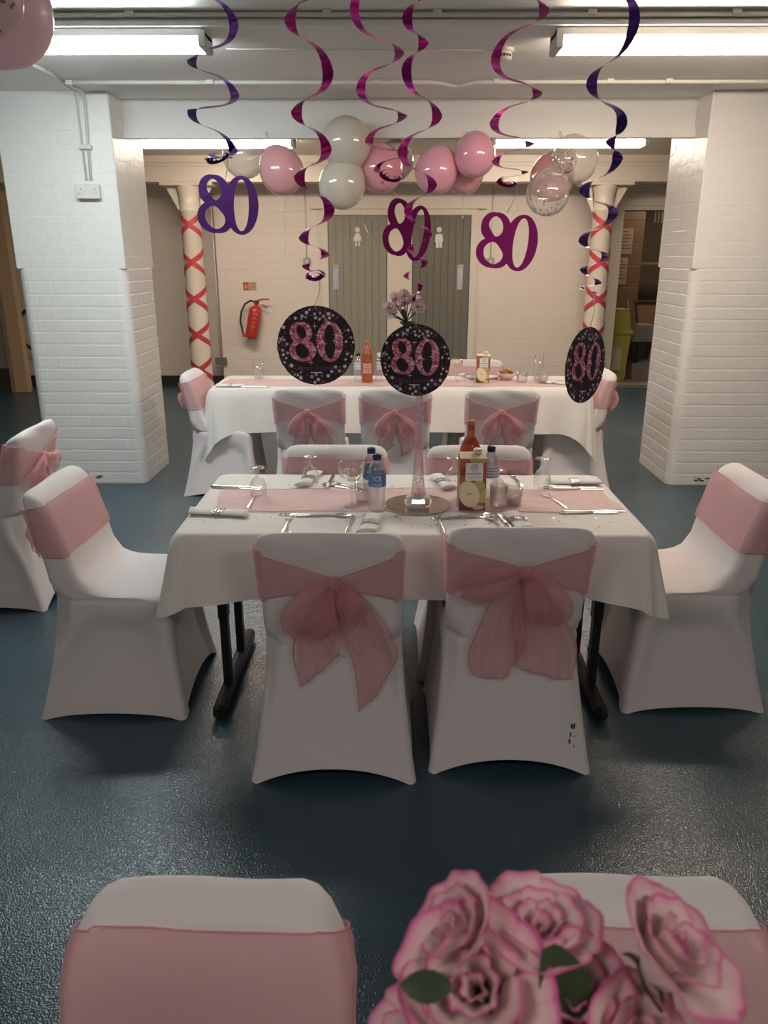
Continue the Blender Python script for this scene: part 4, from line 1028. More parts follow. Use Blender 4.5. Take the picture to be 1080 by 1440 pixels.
# mirror disc, vase, confetti
t = thing('mirror_disc', 'round dark mirror under the tall vase on near table', 'mirror', (.095, 2.70, TZ)); G().lathe([(.001, 0), (.123, 0), (.125, .002), (.124, .005), (.120, .0055)], 48).out('glass_edge', GLASS, t, True)
G().lathe([(.121, .0035), (.121, .0058), (.001, .0058)], 48, capa=True).out('mirror_face', mat('mirror', (.50, .47, .41), rough=.25, metal=1), t)
PG = mat('pink_gems', (.88, .40, .58), rough=.15, spec=.8)
def vase(x, y, z, label, gems=True):
    t = thing('tall_vase', label, 'vase', (x, y, z), 0, 'tall clear trumpet vases')
    G().lathe([(.001, .003), (.040, 0), (.047, .008), (.050, .022), (.044, .036), (.030, .048), (.026, .056)], 12).out('faceted_foot', VGLASS, t)
    G().lathe([(.001, .004), (.036, .003), (.043, .012), (.045, .022), (.038, .034), (.024, .046)], 12).out('foot_core', VGLASS, t)
    G().lathe([(.026, .056), (.021, .10), (.0165, .18), (.014, .28), (.013, .40), (.016, .50), (.022, .56), (.031, .605)], 28).out('stem', VGLASS, t, True)
    if gems:
        rr = random.Random(2)
        g = G()
        for k in range(520):
            h = .04+.46*rr.random()**1.25; r_ = .010 if h > .2 else .010+.010*(.2-h)/.15; a = rr.uniform(0, 6.3); q = r_*rr.random()**.5; s = rr.uniform(.0018, .0034)
            c = Vector((q*cos(a), q*sin(a), h))
            g.add([c+Vector(d)*s for d in ((1, 0, 0), (-1, 0, 0), (0, 1, 0), (0, -1, 0), (0, 0, 1), (0, 0, -1))], [(0, 2, 4), (2, 1, 4), (1, 3, 4), (3, 0, 4), (2, 0, 5), (1, 2, 5), (3, 1, 5), (0, 3, 5)])
        o = g.out('gem_filling', PG, t); o['kind'] = 'stuff'
    return t
vase(.096, 2.675, TZ+.006, 'tall clear vase filled with pink gems on the round mirror'); vase(.09, .33, TZ, 'tall clear vase below the foreground roses').scale = (1, 1, .6)
rr = random.Random(12); g = G(); cols = []
for k in range(150):
    x, y = rr.uniform(-.68, .82), rr.uniform(2.40, 3.08)
    if rr.random() < .5: x, y = rr.gauss(.3, .25), rr.gauss(2.52, .06)
    if not (-.7 < x < .84 and 2.4 < y < 3.1): continue
    if math.hypot(x-.095, y-2.70) < .13: zz = TZ+.0065
    else: zz = TZ+.0055 if 2.6 < y < 2.92 else TZ+.0012
    s = rr.uniform(.002, .0048)
    g.add([(x+s*cos(a), y+s*sin(a), zz+.0004*cos(a)) for a in [i*pi/3 for i in range(6)]], [tuple(range(6))], rr.randrange(3))
o = g.out('table_confetti', [mat('confetti_black', (.04, .03, .04), rough=.3), mat('confetti_silver', (.75, .72, .70), metal=.9, rough=.25), mat('confetti_pink', (.65, .30, .40), rough=.3, metal=.5)]); tag(o, 'tiny black and silver confetti scattered over the near table', 'confetti', kind='stuff')
rr = random.Random(13); g = G()
for k in range(50):
    x, y = rr.uniform(-1.15, 1.2), rr.uniform(5.36, 5.88); s = rr.uniform(.003, .007)
    g.add([(x+s*cos(a), y+s*sin(a), TZ+.006) for a in [i*pi/3 for i in range(6)]], [tuple(range(6))], rr.randrange(3))
o = g.out('table_confetti', [MATS['confetti_black'], MATS['confetti_silver'], MATS['confetti_pink']]); tag(o, 'tiny dark and silver confetti scattered over the far table', 'confetti', kind='stuff')
# place mat under front right napkin
LEAF = mat('leaf_green', (.035, .060, .022), rough=.5, var=.2, vscale=40)
# chrysanthemum spray in the central vase
t = thing('flower_spray', 'small pale pink chrysanthemum spray in the tall vase above the central disc', 'flowers', (.096, 2.675, TZ+.40))
PP = mat('pale_pink_petal', (.93, .74, .76), rough=.7); PC = mat('flower_eye', (.30, .07, .12), rough=.8)
G().tube([(0, 0, .06), (0, 0, .1), (-.02, .01, .18), (-.045, .02, .25), (-.06, .03, .30)], .0045).out('main_stem', mat('stem_green', (.03, .045, .02), rough=.6), t, True)
rr = random.Random(5)
fl = [(-.105, 0, .305), (-.085, -.01, .335), (-.055, -.015, .345), (-.025, 0, .335), (-.01, .0, .31), (-.095, .02, .29), (-.045, .03, .325), (-.07, .03, .32)]
for k, (x, y, z) in enumerate(fl):
    G().tube([(-.05, .02, .26), (x, y, z-.012)], .0022).out('flower_stem', MATS['stem_green'], t)
    g = G(); tilt = Matrix.Translation((x, y, z)) @ Matrix.Rotation(rr.uniform(.2, 1.0), 4, 'X') @ Matrix.Rotation(rr.uniform(-.7, .7), 4, 'Y')
    for ring, (n, L, el) in enumerate(((14, .030, .1), (12, .024, .45), (8, .016, .9))):
        for q in range(n):
            a = 2*pi*(q+ring*.5)/n; M_ = tilt @ Matrix.Rotation(a, 4, 'Z') @ Matrix.Rotation(-el, 4, 'Y')
            g.add([M_ @ Vector(p) for p in ((0, -.001, 0), (L*.7, -.0055, .001), (L, 0, .002), (L*.7, .0055, .001), (0, .001, 0))], [(0, 1, 2, 3, 4)])
    h = g.out('flower_head', PP, t)
    G().lathe([(.001, .004), (.005, .003), (.006, 0)], 10, axis=tilt).out('flower_eye', PC, h, True)
for a, L in ((200, .05), (250, .045), (300, .05), (350, .05), (60, .045), (120, .045)):
    def lf(u, v, a=a, L=L):
        w_ = .016*sin(min(1, v*1.05)*pi)**.8*(1+.25*abs(sin(v*12))); d = Vector((cos(R(a)), sin(R(a)), 0)); n = Vector((-d.y, d.x, 0))
        return Vector((-.045, .02, .235))+d*L*v*.7+n*(u-.5)*2*w_+Vector((0, 0, .035*v-.03*v*v+.2*abs(u-.5)*w_+.02*v))
    G().grid(lf, 5, 8).out('leaf', LEAF, t, True)

# ================================================================ foreground roses
def petal_mat():
    m = bpy.data.materials.new('rose_petal'); m.use_nodes = True; nt = m.node_tree; b = nt.nodes['Principled BSDF']
    at = nt.nodes.new('ShaderNodeAttribute'); at.attribute_name = 'edge'
    cr = nt.nodes.new('ShaderNodeValToRGB'); el = cr.color_ramp.elements
    el[0].position = 0; el[0].color = (.84, .62, .60, 1); el[1].position = 1; el[1].color = (.66, .10, .30, 1)
    e_ = el.new(.62); e_.color = (.86, .62, .62, 1); e_ = el.new(.88); e_.color = (.80, .34, .46, 1)
    nz = nt.nodes.new('ShaderNodeTexNoise'); nz.inputs['Scale'].default_value = 60; tc = nt.nodes.new('ShaderNodeTexCoord')
    ad = nt.nodes.new('ShaderNodeMath'); ad.operation = 'MULTIPLY_ADD'; ad.inputs[1].default_value = .22; 
    sb = nt.nodes.new('ShaderNodeMath'); sb.operation = 'SUBTRACT'; sb.inputs[1].default_value = .11
    nt.links.new(tc.outputs['Object'], nz.inputs['Vector']); nt.links.new(nz.outputs['Fac'], ad.inputs[0]); nt.links.new(at.outputs['Fac'], ad.inputs[2])
    nt.links.new(ad.outputs[0], sb.inputs[0]); nt.links.new(sb.outputs[0], cr.inputs[0]); nt.links.new(cr.outputs[0], b.inputs['Base Color'])
    b.inputs['Roughness'].default_value = .8; b.inputs['Sheen Weight'].default_value = .3
    b.inputs['Subsurface Weight'].default_value = .0
    return m
PET = petal_mat()
def rose(c, R_, axis, label, stem_to, seed, openess=1.0):
    rr = random.Random(seed)
    t = thing('artificial_rose', label, 'flower', (0, 0, 0), 0, 'pink edged artificial roses'); t.location = stem_to
    ax = Vector(axis).normalized(); q = Vector((0, 0, 1)).rotation_difference(ax).to_matrix().to_4x4()
    T = Matrix.Translation(Vector(c)-Vector(stem_to)) @ q @ Matrix.Rotation(rr.uniform(0, 6), 4, 'Z')
    idx = 0
    for ring, (n, rr0, hgt, flare, wdt) in enumerate(((3, .16, .62, .05, 1.9), (4, .34, .68, .16, 1.25), (5, .58, .66, .42, 1.05), (6, .78, .56, .85, .95))):
        for k in range(n):
            a0 = 2*pi*(k+.5*(ring % 2)+rr.uniform(-.12, .12))/n; fl_ = flare*openess*rr.uniform(.8, 1.25); hh = hgt*rr.uniform(.92, 1.08); wd_ = wdt*rr.uniform(.9, 1.1)
            ph = rr.uniform(0, 6); nu, nv = 11, 9
            V = []; E_ = []
            for j in range(nv):
                v = j/(nv-1)
                for i in range(nu):
                    u = i/(nu-1)*2-1
                    wv = (.35+.65*sin(min(1, v*1.25)*pi/2))*(1-.25*max(0, v-.8)/.2)
                    ang = a0+u*wd_*wv*.75
                    r = rr0*(.35+.65*v**.6)+fl_*v**2.2*.55+.035*sin(u*5+ph)*v
                    zz = -.45+ (hh+.45)*v*(1-.10*u*u*v)-.30*fl_*max(0, v-.7)**1.0+.03*sin(u*7+ph)*v*v
                    # curled lip
                    if v > .85: r += .06*(v-.85)/.15*(.4+flare); zz -= .03*(v-.85)/.15
                    V.append(T @ Vector((r*cos(ang), r*sin(ang), zz))*1 if False else T @ (Vector((r*cos(ang), r*sin(ang), zz))*R_))
                    E_.append(max(v**2.6, (abs(u)**7)*v**1.2))
            F = [(j*nu+i, j*nu+i+1, (j+1)*nu+i+1, (j+1)*nu+i) for j in range(nv-1) for i in range(nu-1)]
            o = mk('petal', V, F, PET, t, True); at = o.data.attributes.new('edge', 'FLOAT', 'POINT'); at.data.foreach_set('value', E_)
            sd = o.modifiers.new('s', 'SOLIDIFY'); sd.thickness = .0007
            sd2 = o.modifiers.new('ss', 'SUBSURF'); sd2.levels = 1; sd2.render_levels = 1
    base = T @ Vector((0, 0, -.45*R_)); end = Vector((0, 0, 0)); mid = base+(q @ Vector((0, 0, -1.2*R_)))*.5
    G().tube([T @ Vector((0, 0, -.2*R_)), base, mid, (mid+end)/2+Vector((0, 0, -.01)), end], .0022).out('stem', MATS['stem_green'], t, True)
    G().lathe([(.10*R_, -.50*R_), (.30*R_, -.42*R_), (.36*R_, -.28*R_)], 14, axis=T).out('calyx', LEAF, t, True)
    for k in range(5):
        a = 2*pi*k/5+rr.uniform(0, 1)
        def sf(u, v, a=a):
            w_ = .10*(1-v)**.7; r = .32+.30*v; return T @ (Vector((r*cos(a)-sin(a)*(u-.5)*w_*2, r*sin(a)+cos(a)*(u-.5)*w_*2, -.40+.20*v-.25*v*v))*R_)
        G().grid(sf, 3, 6).out('sepal', LEAF, t, True)
    return t
VM = (.09, .33, TZ+.33)
rose((.052, .345, 1.205), .036, (-.25, -.55, .85), 'large foreground rose at lower left of the bunch, facing the camera', VM, 1)
rose((.046, .368, 1.225), .028, (-.75, -.1, .75), 'foreground rose at upper left of the bunch, turned away', VM, 2, .7)
rose((.092, .370, 1.219), .030, (.0, -.05, 1), 'foreground rose at the top middle of the bunch', VM, 3, .9)
rose((.162, .350, 1.227), .033, (.55, -.10, .85), 'foreground rose at right of the bunch, leaning right', VM, 4, .9)
rose((.105, .345, 1.202), .029, (.1, -.6, .6), 'foreground rose low in the middle of the bunch below a dark leaf', VM, 5, .8)
rose((.138, .330, 1.185), .030, (.4, -.5, .6), 'foreground rose cut by the bottom edge, right of middle', VM, 6)
rose((.016, .325, 1.180), .026, (-.7, -.3, .5), 'foreground rose cut by the bottom edge at far left of the bunch', VM, 7)
t = thing('rose_leaves', 'dark green artificial leaves among the foreground roses', 'leaves', VM)
def big_leaf(p, d, n_, L, W_):
    p, d, n_ = Vector(p)-Vector(VM), Vector(d).normalized(), Vector(n_).normalized(); s = d.cross(n_).normalized()
    def f(u, v):
        w_ = W_*sin(min(1, v*.95+.05)*pi)**.7*(1+.10*abs(sin(v*22))); return p+d*L*v+s*(u-.5)*2*w_+n_*(.2*abs(u-.5)*w_-.25*L*v*v)
    G().grid(f, 7, 16).out('leaf', LEAF, t, True)
big_leaf((.092, .345, 1.240), (.25, -.35, -.5), (0, -.8, .6), .05, .014); big_leaf((.035, .33, 1.226), (-.9, -.1, .1), (0, -.7, .7), .030, .008)
big_leaf((.112, .325, 1.20), (.1, -.3, -.8), (0, -.9, .4), .035, .008)
G().tube([Vector((.142, .345, 1.235))-Vector(VM), Vector((.146, .335, 1.222))-Vector(VM), Vector((.154, .325, 1.214))-Vector(VM)], [.0006, .0012, .001], 6).out('leaf_stalk', LEAF, t, True)
G().tube([(0, 0, 0), (.01, 0, .05)], .002).out('stalk', LEAF, t)

# ================================================================ balloons
def latex(name, col): 
    return mat(name, col, rough=.16, spec=.6, coat=.5, sheen=.0)
BP = latex('latex_pink', (.72, .36, .38)); BPE = latex('latex_pearl', (.62, .57, .49)); BPR = latex('latex_rose', (.70, .30, .36)); BMP = latex('latex_candy', (.76, .36, .46))
BCL = thin_glass('latex_clear', (.97, .95, .93), .06, .9, .06, (.9, .87, .83), .10); BCW = thin_glass('latex_milky', (.97, .95, .93), .10, .8, .1, (.88, .84, .78), .34)
CONF = mat('confetti_dark_silver', (.07, .055, .06), rough=.4)
def soft_latex(name, col):
    m = mat(name, col, rough=.35, coat=.2); nt = m.node_tree; b = nt.nodes['Principled BSDF']
    tl = nt.nodes.new('ShaderNodeBsdfTranslucent'); tl.inputs[0].default_value = (*col, 1); mx = nt.nodes.new('ShaderNodeMixShader'); mx.inputs[0].default_value = .5
    nt.links.new(b.outputs[0], mx.inputs[1]); nt.links.new(tl.outputs[0], mx.inputs[2]); nt.links.new(mx.outputs[0], nt.nodes['Material Output'].inputs[0]); return m
def balloon(c, r, m, label, axis=(0, .2, 1), clear=False, seed=0, ribbon=None, conf=0):
    t = thing('balloon', label, 'balloon', c, 0, 'round latex balloons')
    q = Vector((0, 0, 1)).rotation_difference(Vector(axis).normalized()).to_matrix().to_4x4()
    prof = []
    for k in range(25):
        a = pi*k/24; rr_ = sin(a)*r; z = -cos(a)*r
        if z > 0: z *= 1.22; rr_ *= (1-.10*(z/(1.22*r))**2)
        prof.append((max(.0008, rr_), z))
    prof[-1] = (.004, 1.225*r)
    G().lathe(prof, 40, axis=q).out('balloon_skin', m, t, True)
    G().lathe([(.004, 1.22*r), (.007, 1.24*r), (.004, 1.26*r), (.011, 1.30*r), (.009, 1.31*r)], 12, axis=q).out('knot', m, t, True)
    if conf:
        rr = random.Random(seed); g = G()
        for k in range(conf):
            # most fall to the bottom of the skin
            if rr.random() < .6: th, el = rr.uniform(0, 6.28), -pi/2+abs(rr.gauss(0, .5))
            else: th, el = rr.uniform(0, 6.28), rr.uniform(-1.2, 1.2)
            d = Vector((cos(el)*cos(th), cos(el)*sin(th), sin(el))); p = d*r*.985
            a = d.orthogonal().normalized(); b = d.cross(a); s = rr.uniform(.004, .008)
            g.add([p+(a*cos(i*pi/3)+b*sin(i*pi/3))*s for i in range(6)], [tuple(range(6))])
        o = g.out('confetti', CONF, t); o['kind'] = 'stuff'
    if ribbon:
        pts = [(0, .02, 1.28*r)]+[(ribbon[0]*k/14+.006*sin(k*1.4), .0, 1.2*r-(1.2*r+ribbon[1])*k/14) for k in range(1, 15)]
        g = G(); V = []; F = []
        for i, (x, y, z) in enumerate(pts[1:]):
            V += [(x-.004*cos(i), -r*.9*0+.004*sin(i)+r+.01, z), (x+.004*cos(i), r+.01-.004*sin(i), z)]
        for i in range(len(pts)-2): F.append((2*i, 2*i+1, 2*i+3, 2*i+2))
        g.add(V, F).out('curling_ribbon', mat('pearl_ribbon', (.75, .70, .60), rough=.3), t, True)
    return t
balloon((-1.05, 5.93, 2.29), .150, BCW, 'clear confetti balloon in front of the left back light', conf=60, seed=1, axis=(.5, 0, .6))
balloon((-.755, 5.70, 2.165), .150, BP, 'coral pink balloon nearest the left end of the balloon row', axis=(-.5, .1, .9), ribbon=(-.02, .62), seed=2)
balloon((-.31, 5.62, 2.335), .165, BPE, 'upper of two pearl white balloons', axis=(.1, .6, -.6)); balloon((-.345, 5.62, 2.075), .155, BPE, 'lower of two pearl white balloons', axis=(.5, .3, .8), ribbon=(.17, .30))
balloon((-.08, 5.70, 2.18), .148, BPR, 'deep pink balloon right of the pearl pair', axis=(-.2, .4, .9)); balloon((.02, 5.98, 2.26), .13, BPE, 'pale balloon mostly hidden behind the deep pink one', axis=(0, .4, .9))
balloon((.292, 5.66, 2.16), .143, BMP, 'candy pink balloon left of a touching pair', axis=(.4, .2, .8)); balloon((.545, 5.62, 2.255), .138, BMP, 'uppermost front candy pink balloon of the trio', axis=(.1, .5, .8)); balloon((.50, 5.86, 2.165), .135, BP, 'candy pink balloon half hidden behind the upper one', axis=(0, .4, .9), ribbon=(.01, .28))
balloon((1.12, 5.88, 2.14), .155, BP, 'pink balloon behind the clear balloons at right', axis=(.2, .3, .9)); balloon((1.26, 5.80, 2.245), .150, BCW, 'clear confetti balloon at the far right of the row', axis=(-.5, .1, .8), conf=70, seed=5)
balloon((1.14, 5.60, 2.225), .085, BCL, 'small clear balloon packed with confetti in the right cluster', conf=90, seed=6, axis=(0, .2, 1)); balloon((1.035, 5.56, 2.015), .142, BCL, 'lowest clear balloon with dark confetti settled at its bottom', conf=110, seed=7, axis=(.2, .1, .95))
balloon((-.985, 2.2, 2.20), .130, soft_latex('latex_pale_pink', (.95, .76, .80)), 'large pale pink balloon at the top left corner', axis=(-.3, .1, 1))
balloon((-.885, 1.93, 2.15), .074, soft_latex('latex_dusky', (.88, .72, .73)), 'greyish pink spotted balloon at the top left corner, in front', axis=(-.4, .1, 1))
b_ = [o for o in COL.objects if o.get('label', '').startswith('greyish pink spotted')][0]
g = G(); rr = random.Random(3)
for k in range(26):
    th, el = R(-160+rr.uniform(0, 140)), rr.uniform(-1.3, 1.0); d = Vector((cos(el)*cos(th), cos(el)*sin(th), sin(el))); a = d.orthogonal().normalized(); b2 = d.cross(a)
    g.add([d*.0746+(a*cos(i*pi/5)+b2*sin(i*pi/5))*.0045 for i in range(10)], [tuple(range(10))])
o = g.out('printed_spots', mat('spot_mauve', (.30, .16, .18)), b_); o['kind'] = 'stuff'
# hooks at the lintel for the clusters
for x, lab in ((-.86, 'left'), (.50, 'middle'), (1.13, 'right')):
    t = thing('balloon_string', 'knotted clear string tying the %s balloon cluster to the lintel' % lab, 'string', (x, 5.755, 2.40))
    G().tube([(0, 0, .02), (.01, -.02, -.02), (-.01, -.02, -.06), (.01, .0, -.10), (.0, .02, -.14)], [.006, .012, .008, .012, .006], 6).out('twisted_film', PLASTIC, t, True)
t = thing('ribbon_scrap', 'curled scrap of white ribbon under the lintel beside the right pier', 'ribbon', (1.92, 5.76, 2.35)); G().tube([(0, 0, 0), (.01, 0, -.03), (-.01, 0, -.07), (-.03, 0, -.09)], .003).out('curl', LBW, t, True)

# ================================================================ hanging foil swirls
def foil(name, col): return mat(name, col, rough=.26, metal=.85, bump=.3, bscale=25, bdist=.003)
FM = foil('foil_magenta', (.58, .04, .35)); FP = foil('foil_purple', (.17, .06, .38))
def swirl(ext, Y, m, label, string_to=None, wmax=.024, wend=.012, ztop=2.672, coil=None):
    """ext: list of (x,z) turning points top to bottom; a foil strip coils through them"""
    # carry the coil on up to the ceiling
    e = list(ext); sp = abs(e[0][1]-e[1][1])*.95; xc = (e[0][0]+e[1][0])/2; hw = abs(e[0][0]-e[1][0])/2; sgn = 1 if e[0][0] > xc else -1
    while e[0][1] < ztop-sp*.9:
        sgn = -sgn; hw *= .93; e.insert(0, (xc+sgn*hw, e[0][1]+sp))
    nadd = len(e)-len(ext)
    t = thing('foil_swirl', label, 'hanging swirl', ((e[0][0]+e[1][0])/2, Y, e[-1][1]), 0, 'hanging foil swirl decorations'); org = Vector(t.location)
    V = []; F = []; N = 14; tot = len(e)-1; cnt = 0; path = []
    side0 = 1 if e[0][0] > e[1][0] else -1
    for i in range(tot):
        (xa, za), (xb, zb) = e[i], e[i+1]; c = (xa+xb)/2; r = abs(xa-xb)/2
        for k in range(N+(i == tot-1)):
            f = k/N; ang = f*pi; x = c+(xa-c)*cos(ang); fb = (1 if i % 2 else -1)
            y = fb*r*sin(ang); z = za+(zb-za)*(f-.12*sin(2*pi*f)*-1*.6)
            g_ = (i+f)/tot; ww = wmax*min(1, .35+g_*2.2, .45+(1-g_)*1.6)
            rad = Vector((cos(ang)*(1 if xa > c else -1), fb*sin(ang), 0))
            tw = Vector((0, 0, .35))
            dd = (rad+tw*cos(ang)*0.6).normalized()*ww/2
            p = Vector((x, Y+y, z))-org
            V += [p-dd, p+dd]; cnt += 1; path.append(p)
    for i in range(cnt-1): F.append((2*i, 2*i+1, 2*i+3, 2*i+2))
    mk('foil_strip', V, F, m, t, True)
    if coil:
        cx, cz, cr, tl = coil; V2 = []; F2 = []; n2 = 70; T2 = Matrix.Translation(Vector((cx, Y, cz))-org) @ Matrix.Rotation(tl, 4, 'Y') @ Matrix.Rotation(R(32), 4, 'X')
        for k in range(n2):
            f = k/(n2-1); a = f*2.6*2*pi; q = cr*(1-.72*f); w2 = .0045*(1-.3*f)
            for d in (-1, 1): V2.append(T2 @ Vector(((q+d*w2)*cos(a), (q+d*w2)*sin(a), .010*(1-f)-.002*d)))
        for k in range(n2-1): F2.append((2*k, 2*k+2, 2*k+3, 2*k+1))
        mk('foil_coil', V2, F2, m, t, True)
    p0 = path[0]; G().tube([p0, (0, 0, ztop+.01-org.z)], .0012, 5).out('ceiling_string', LBW, t)
    if string_to: G().tube([path[-1], (path[-1]+(Vector(string_to)-org))/2+Vector((.006, 0, 0)), Vector(string_to)-org], .0009, 5).out('string', LBW, t, True)
    return t, org
def ring_shape(cx, cz, rx, rz, tx, tz, n=40, shift=0):
    """outer and inner ellipse outlines as a ring (front strip)"""
    O = [(cx+rx*cos(2*pi*k/n), cz+rz*sin(2*pi*k/n)) for k in range(n)]; I = [(cx+shift+(rx-tx)*cos(2*pi*k/n), cz+(rz-tz)*sin(2*pi*k/n)) for k in range(n)]
    return O, I
def ring_solid(g, O, I, y, th, T=None):
    n = len(O); V = [(a, y, b) for a, b in O]+[(a, y, b) for a, b in I]+[(a, y+th, b) for a, b in O]+[(a, y+th, b) for a, b in I]; F = []
    for k in range(n):
        q = (k+1) % n; F += [(k, q, n+q, n+k), (2*n+k, 3*n+k, 3*n+q, 2*n+q), (k, 2*n+k, 2*n+q, q), (n+k, n+q, 3*n+q, 3*n+k)]
    if T: V = [T @ Vector(v) for v in V]
    g.add(V, F)
def stroke(g, path, width, y, th, T=None):
    """closed calligraphic stroke: path(t)->(x,z), width(t)"""
    n = 72; O = []; I = []
    for k in range(n):
        t_ = 2*pi*k/n; x, z = path(t_); x1, z1 = path(t_+.02); x0, z0 = path(t_-.02); d = Vector((x1-x0, z1-z0)).normalized(); nn = Vector((-d.y, d.x)); w_ = width(t_)/2
        O.append((x+nn.x*w_, z+nn.y*w_)); I.append((x-nn.x*w_, z-nn.y*w_))
    ring_solid(g, O, I, y, th, T)
def eight(g, h, y, th, heavy=1.0, T=None):
    """an 8 of height h: small upper bowl and wider lower bowl, heavy along the falling spine"""
    def up(t): return (-.015*h+.195*h*sin(t)-.02*h*cos(t), .235*h+.205*h*cos(t))
    def lo(t): return (.0*h+.245*h*sin(t)-.02*h*cos(t), -.215*h+.225*h*cos(t))
    def wu(t): t = t % (2*pi); return h*(.075+.085*abs(sin(t))+.06*math.exp(-((t-1.25*pi)/.6)**2))*heavy
    def wl(t): t = t % (2*pi); return h*(.075+.085*abs(sin(t))+.06*math.exp(-((t-.25*pi)/.6)**2))*heavy
    stroke(g, up, wu, y, th, T); stroke(g, lo, wl, y-.0003, th, T)
def zero(g, h, y, th, heavy=1.0, T=None, wd=.235):
    def p(t): return (wd*h*sin(t), h*.45*cos(t))
    def w_(t): return h*(.07+.13*abs(sin(t))**1.5)*heavy
    stroke(g, p, w_, y, th, T)
def cutout80(c, h, m, par, org, rz=0, roll=0, slim=1.0):
    T = Matrix.Translation(Vector(c)-org) @ Matrix.Rotation(rz, 4, 'Z') @ Matrix.Rotation(roll, 4, 'Y')
    g = G(); eight(g, h, -.0008, .0008, slim, T @ Matrix.Translation((-.22*h, 0, 0))); g.out('numeral_eight', m, par)
    g = G(); zero(g, h*1.0, -.0018, .0008, slim, T @ Matrix.Translation((.24*h, 0, 0)), wd=.215); g.out('numeral_zero', m, par)
# printed disc -------------------------------------------------------
DB = mat('disc_black', (.012, .006, .012), rough=.35)
def glitter():
    m = mat('disc_glitter_pink', (.70, .16, .32), rough=.35); nt = m.node_tree; b = nt.nodes['Principled BSDF']
    tc = nt.nodes.new('ShaderNodeTexCoord'); v = nt.nodes.new('ShaderNodeTexVoronoi'); v.inputs['Scale'].default_value = 260
    cr = nt.nodes.new('ShaderNodeValToRGB'); cr.color_ramp.interpolation = 'CONSTANT'; el = cr.color_ramp.elements
    el[0].color = (.45, .05, .16, 1); el[1].position = .35; el[1].color = (.68, .15, .30, 1); e_ = el.new(.62); e_.color = (.78, .30, .42, 1); e_ = el.new(.88); e_.color = (.95, .75, .78, 1)
    nt.links.new(tc.outputs['Object'], v.inputs['Vector']); sp_ = nt.nodes.new('ShaderNodeSeparateColor'); nt.links.new(v.outputs['Color'], sp_.inputs[0]); nt.links.new(sp_.outputs[0], cr.inputs[0]); nt.links.new(cr.outputs[0], b.inputs['Base Color'])
    return m
GL = glitter()
def disc(c, par, org, rz=0, r=.089, roll=0):
    e = bpy.data.objects.new('disc', None); COL.objects.link(e); e.parent = par; e.location = Vector(c)-org; e.rotation_euler = (0, roll, rz); e.name = 'printed_disc'
    n = 96; g = G(); P = [((r+.0007*(k % 2)*(1 if k % 3 else -1))*cos(2*pi*k/n), (r+.0007*(k % 2))*sin(2*pi*k/n)) for k in range(n)]
    T0 = Matrix.Rotation(R(90), 4, 'X'); g.prism(P, 0, .0012, T=T0); 
    card = g.out('card', DB, e)
    h = r*1.05
    T = Matrix.Translation((-r*.36, -.0016, r*.10)); g = G(); eight(g, h, -.0005, .0005, .95, T); g.out('numeral_eight', GL, e)
    T = Matrix.Translation((r*.355, -.0016, r*.10)); g = G(); zero(g, h, -.0016, .0005, .95, T, wd=.235); g.out('numeral_zero', GL, e)
    rr = random.Random(21)   # the same print on each disc
    gs = [G() for _ in range(4)]
    pts = []
    for k in range(470):
        a = rr.uniform(0, 2*pi); q = r*rr.uniform(.66, .985); s = rr.choice([.0048, .0042, .0036, .003]) if k < 150 else rr.choice([.002, .001, .0008]) if k < 230 else .0007
        x, z = q*cos(a), q*sin(a)
        if abs(x) < r*.74 and -r*.50 < z < r*.66: continue
        if -r*.72 < z < -r*.46 and abs(x) < r*.38: continue
        if any((x-X)**2+(z-Z)**2 < (s+S+.0004)**2 for X, Z, S in pts) or q+s > r: continue
        pts.append((x, z, s)); gi = rr.choice([0, 0, 1, 1, 2, 3]) if s > .001 else rr.choice([0, 1])
        gs[gi].add([(x+s*cos(i*2*pi/10), -.0016, z+s*sin(i*2*pi/10)) for i in range(10)], [tuple(range(10))])
    for g, mm in zip(gs, (mat('dot_silver', (.72, .70, .72), rough=.4), mat('dot_pink', (.68, .28, .38), rough=.4), mat('dot_crimson', (.42, .06, .15), rough=.4), mat('dot_purple', (.16, .05, .16), rough=.4))):
        o = g.out('printed_dots', mm, e); o['kind'] = 'stuff'
    st = G()
    for (sx, sz) in ((.29, .62), (.05, .27), (.62, .33), (.52, .28), (-.02, .50), (.58, -.02), (-.15, -.42), (-.02, -.10), (.22, .05), (.48, .12)):
        cx, cz = r*sx, r*sz
        for (a, b) in ((.10, .008), (.008, .10)): st.add([(cx-r*a, -.0030, cz), (cx, -.0030, cz-r*b), (cx+r*a, -.0030, cz), (cx, -.0030, cz+r*b)], [(0, 1, 2, 3)])
    st.out('printed_sparkle', mat('sparkle', (.95, .80, .84), rough=.4), e)
    text_obj('printed_text', 'happy birthday', r*.17, mat('text_plum', (.16, .03, .13), rough=.5), e, (0, -.0016, -r*.57), shear=.3, ext=.0002)
    G().box((-r*.16, -.0018, -r*.70), (r*.14, -.0012, -r*.675)).out('printed_line', mat('sparkle', (.95, .8, .84)), e)
    return e
SW1 = [(-.417, 2.201), (-.532, 2.111), (-.424, 2.032), (-.541, 1.993), (-.436, 1.894), (-.506, 1.869), (-.447, 1.876), (-.497, 1.883), (-.456, 1.887)]
SW2 = [(-.216, 2.092), (-.139, 1.992), (-.209, 1.917), (-.146, 1.844), (-.207, 1.788), (-.142, 1.719), (-.202, 1.659), (-.153, 1.624), (-.199, 1.599), (-.159, 1.574), (-.195, 1.571), (-.167, 1.577)]
SW3 = [(-.097, 2.198), (.016, 2.105), (-.083, 2.02), (.025, 1.963), (-.062, 1.901), (.033, 1.878), (-.042, 1.834), (.026, 1.813), (-.029, 1.804)]
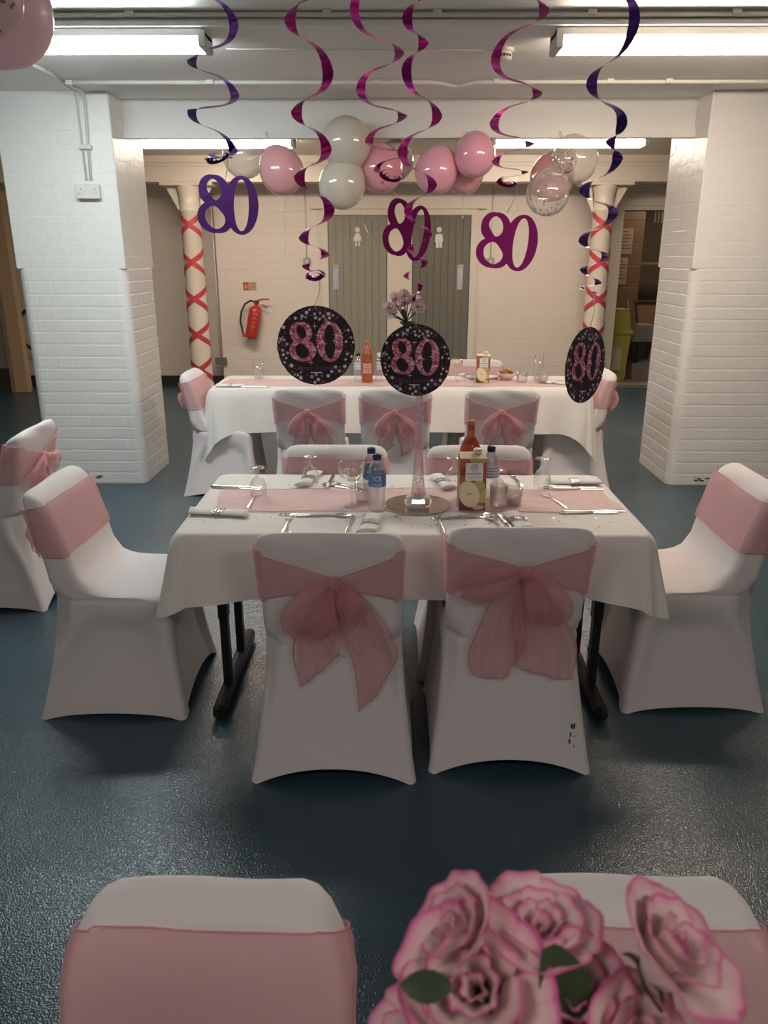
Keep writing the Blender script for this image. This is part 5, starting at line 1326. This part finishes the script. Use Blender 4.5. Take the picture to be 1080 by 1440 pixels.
SW4 = [(.032, 2.138), (.07, 2.089), (.031, 2.032), (.105, 1.936), (.023, 1.857), (.097, 1.786), (.038, 1.725), (.089, 1.67), (.044, 1.637), (.081, 1.604), (.034, 1.572), (.071, 1.55), (.054, 1.51)]
SW5 = [(.373, 2.201), (.258, 2.093), (.368, 2.016), (.261, 1.946), (.356, 1.898), (.269, 1.855), (.347, 1.83), (.277, 1.804), (.33, 1.797)]
SW6 = [(.515, 2.084), (.436, 1.969), (.508, 1.891), (.487, 1.861), (.506, 1.824), (.438, 1.756), (.507, 1.709), (.444, 1.649), (.498, 1.616), (.45, 1.587), (.486, 1.557), (.448, 1.549), (.48, 1.537)]
t, o_ = swirl(SW1, 2.3, FP, 'purple foil swirl ending in a purple foil 80 at the left', (-.462, 2.3, 1.825), coil=(-.475, 1.872, .036, R(-18))); cutout80((-.460, 2.3, 1.756), .160, FP, t, o_, 0, R(3), .85)
t, o_ = swirl(SW2, 1.85, FM, 'magenta foil swirl ending in the left printed 80 disc', (-.182, 1.85, 1.508), coil=(-.178, 1.572, .020, 0)); disc((-.180, 1.85, 1.419), t, o_, R(3), .0915)
t, o_ = swirl(SW3, 2.2, FM, 'magenta foil swirl ending in the twisted magenta 80 at the centre', (.028, 2.2, 1.752), coil=(-.005, 1.815, .032, R(10))); cutout80((.040, 2.2, 1.686), .150, FM, t, o_, R(38), R(12), .85)
t, o_ = swirl(SW4, 2.03, FM, 'magenta foil swirl ending in the central printed 80 disc', (.062, 2.03, 1.455)); disc((.060, 2.03, 1.362), t, o_, R(-12), .0925)
t, o_ = swirl(SW5, 2.2, FM, 'magenta foil swirl ending in a magenta foil 80 right of centre', (.305, 2.2, 1.73), coil=(.303, 1.800, .028, 0)); cutout80((.309, 2.2, 1.657), .150, FM, t, o_, R(-8), R(6), .85)
t, o_ = swirl(SW6, 1.9, FP, 'purple foil swirl ending in the right printed 80 disc', (.475, 1.9, 1.455)); disc((.472, 1.9, 1.367), t, o_, R(46), .0915, R(4))
# recolour of the last swirl's tail: silver reverse shows on the real one
bpy.context.view_layer.update()
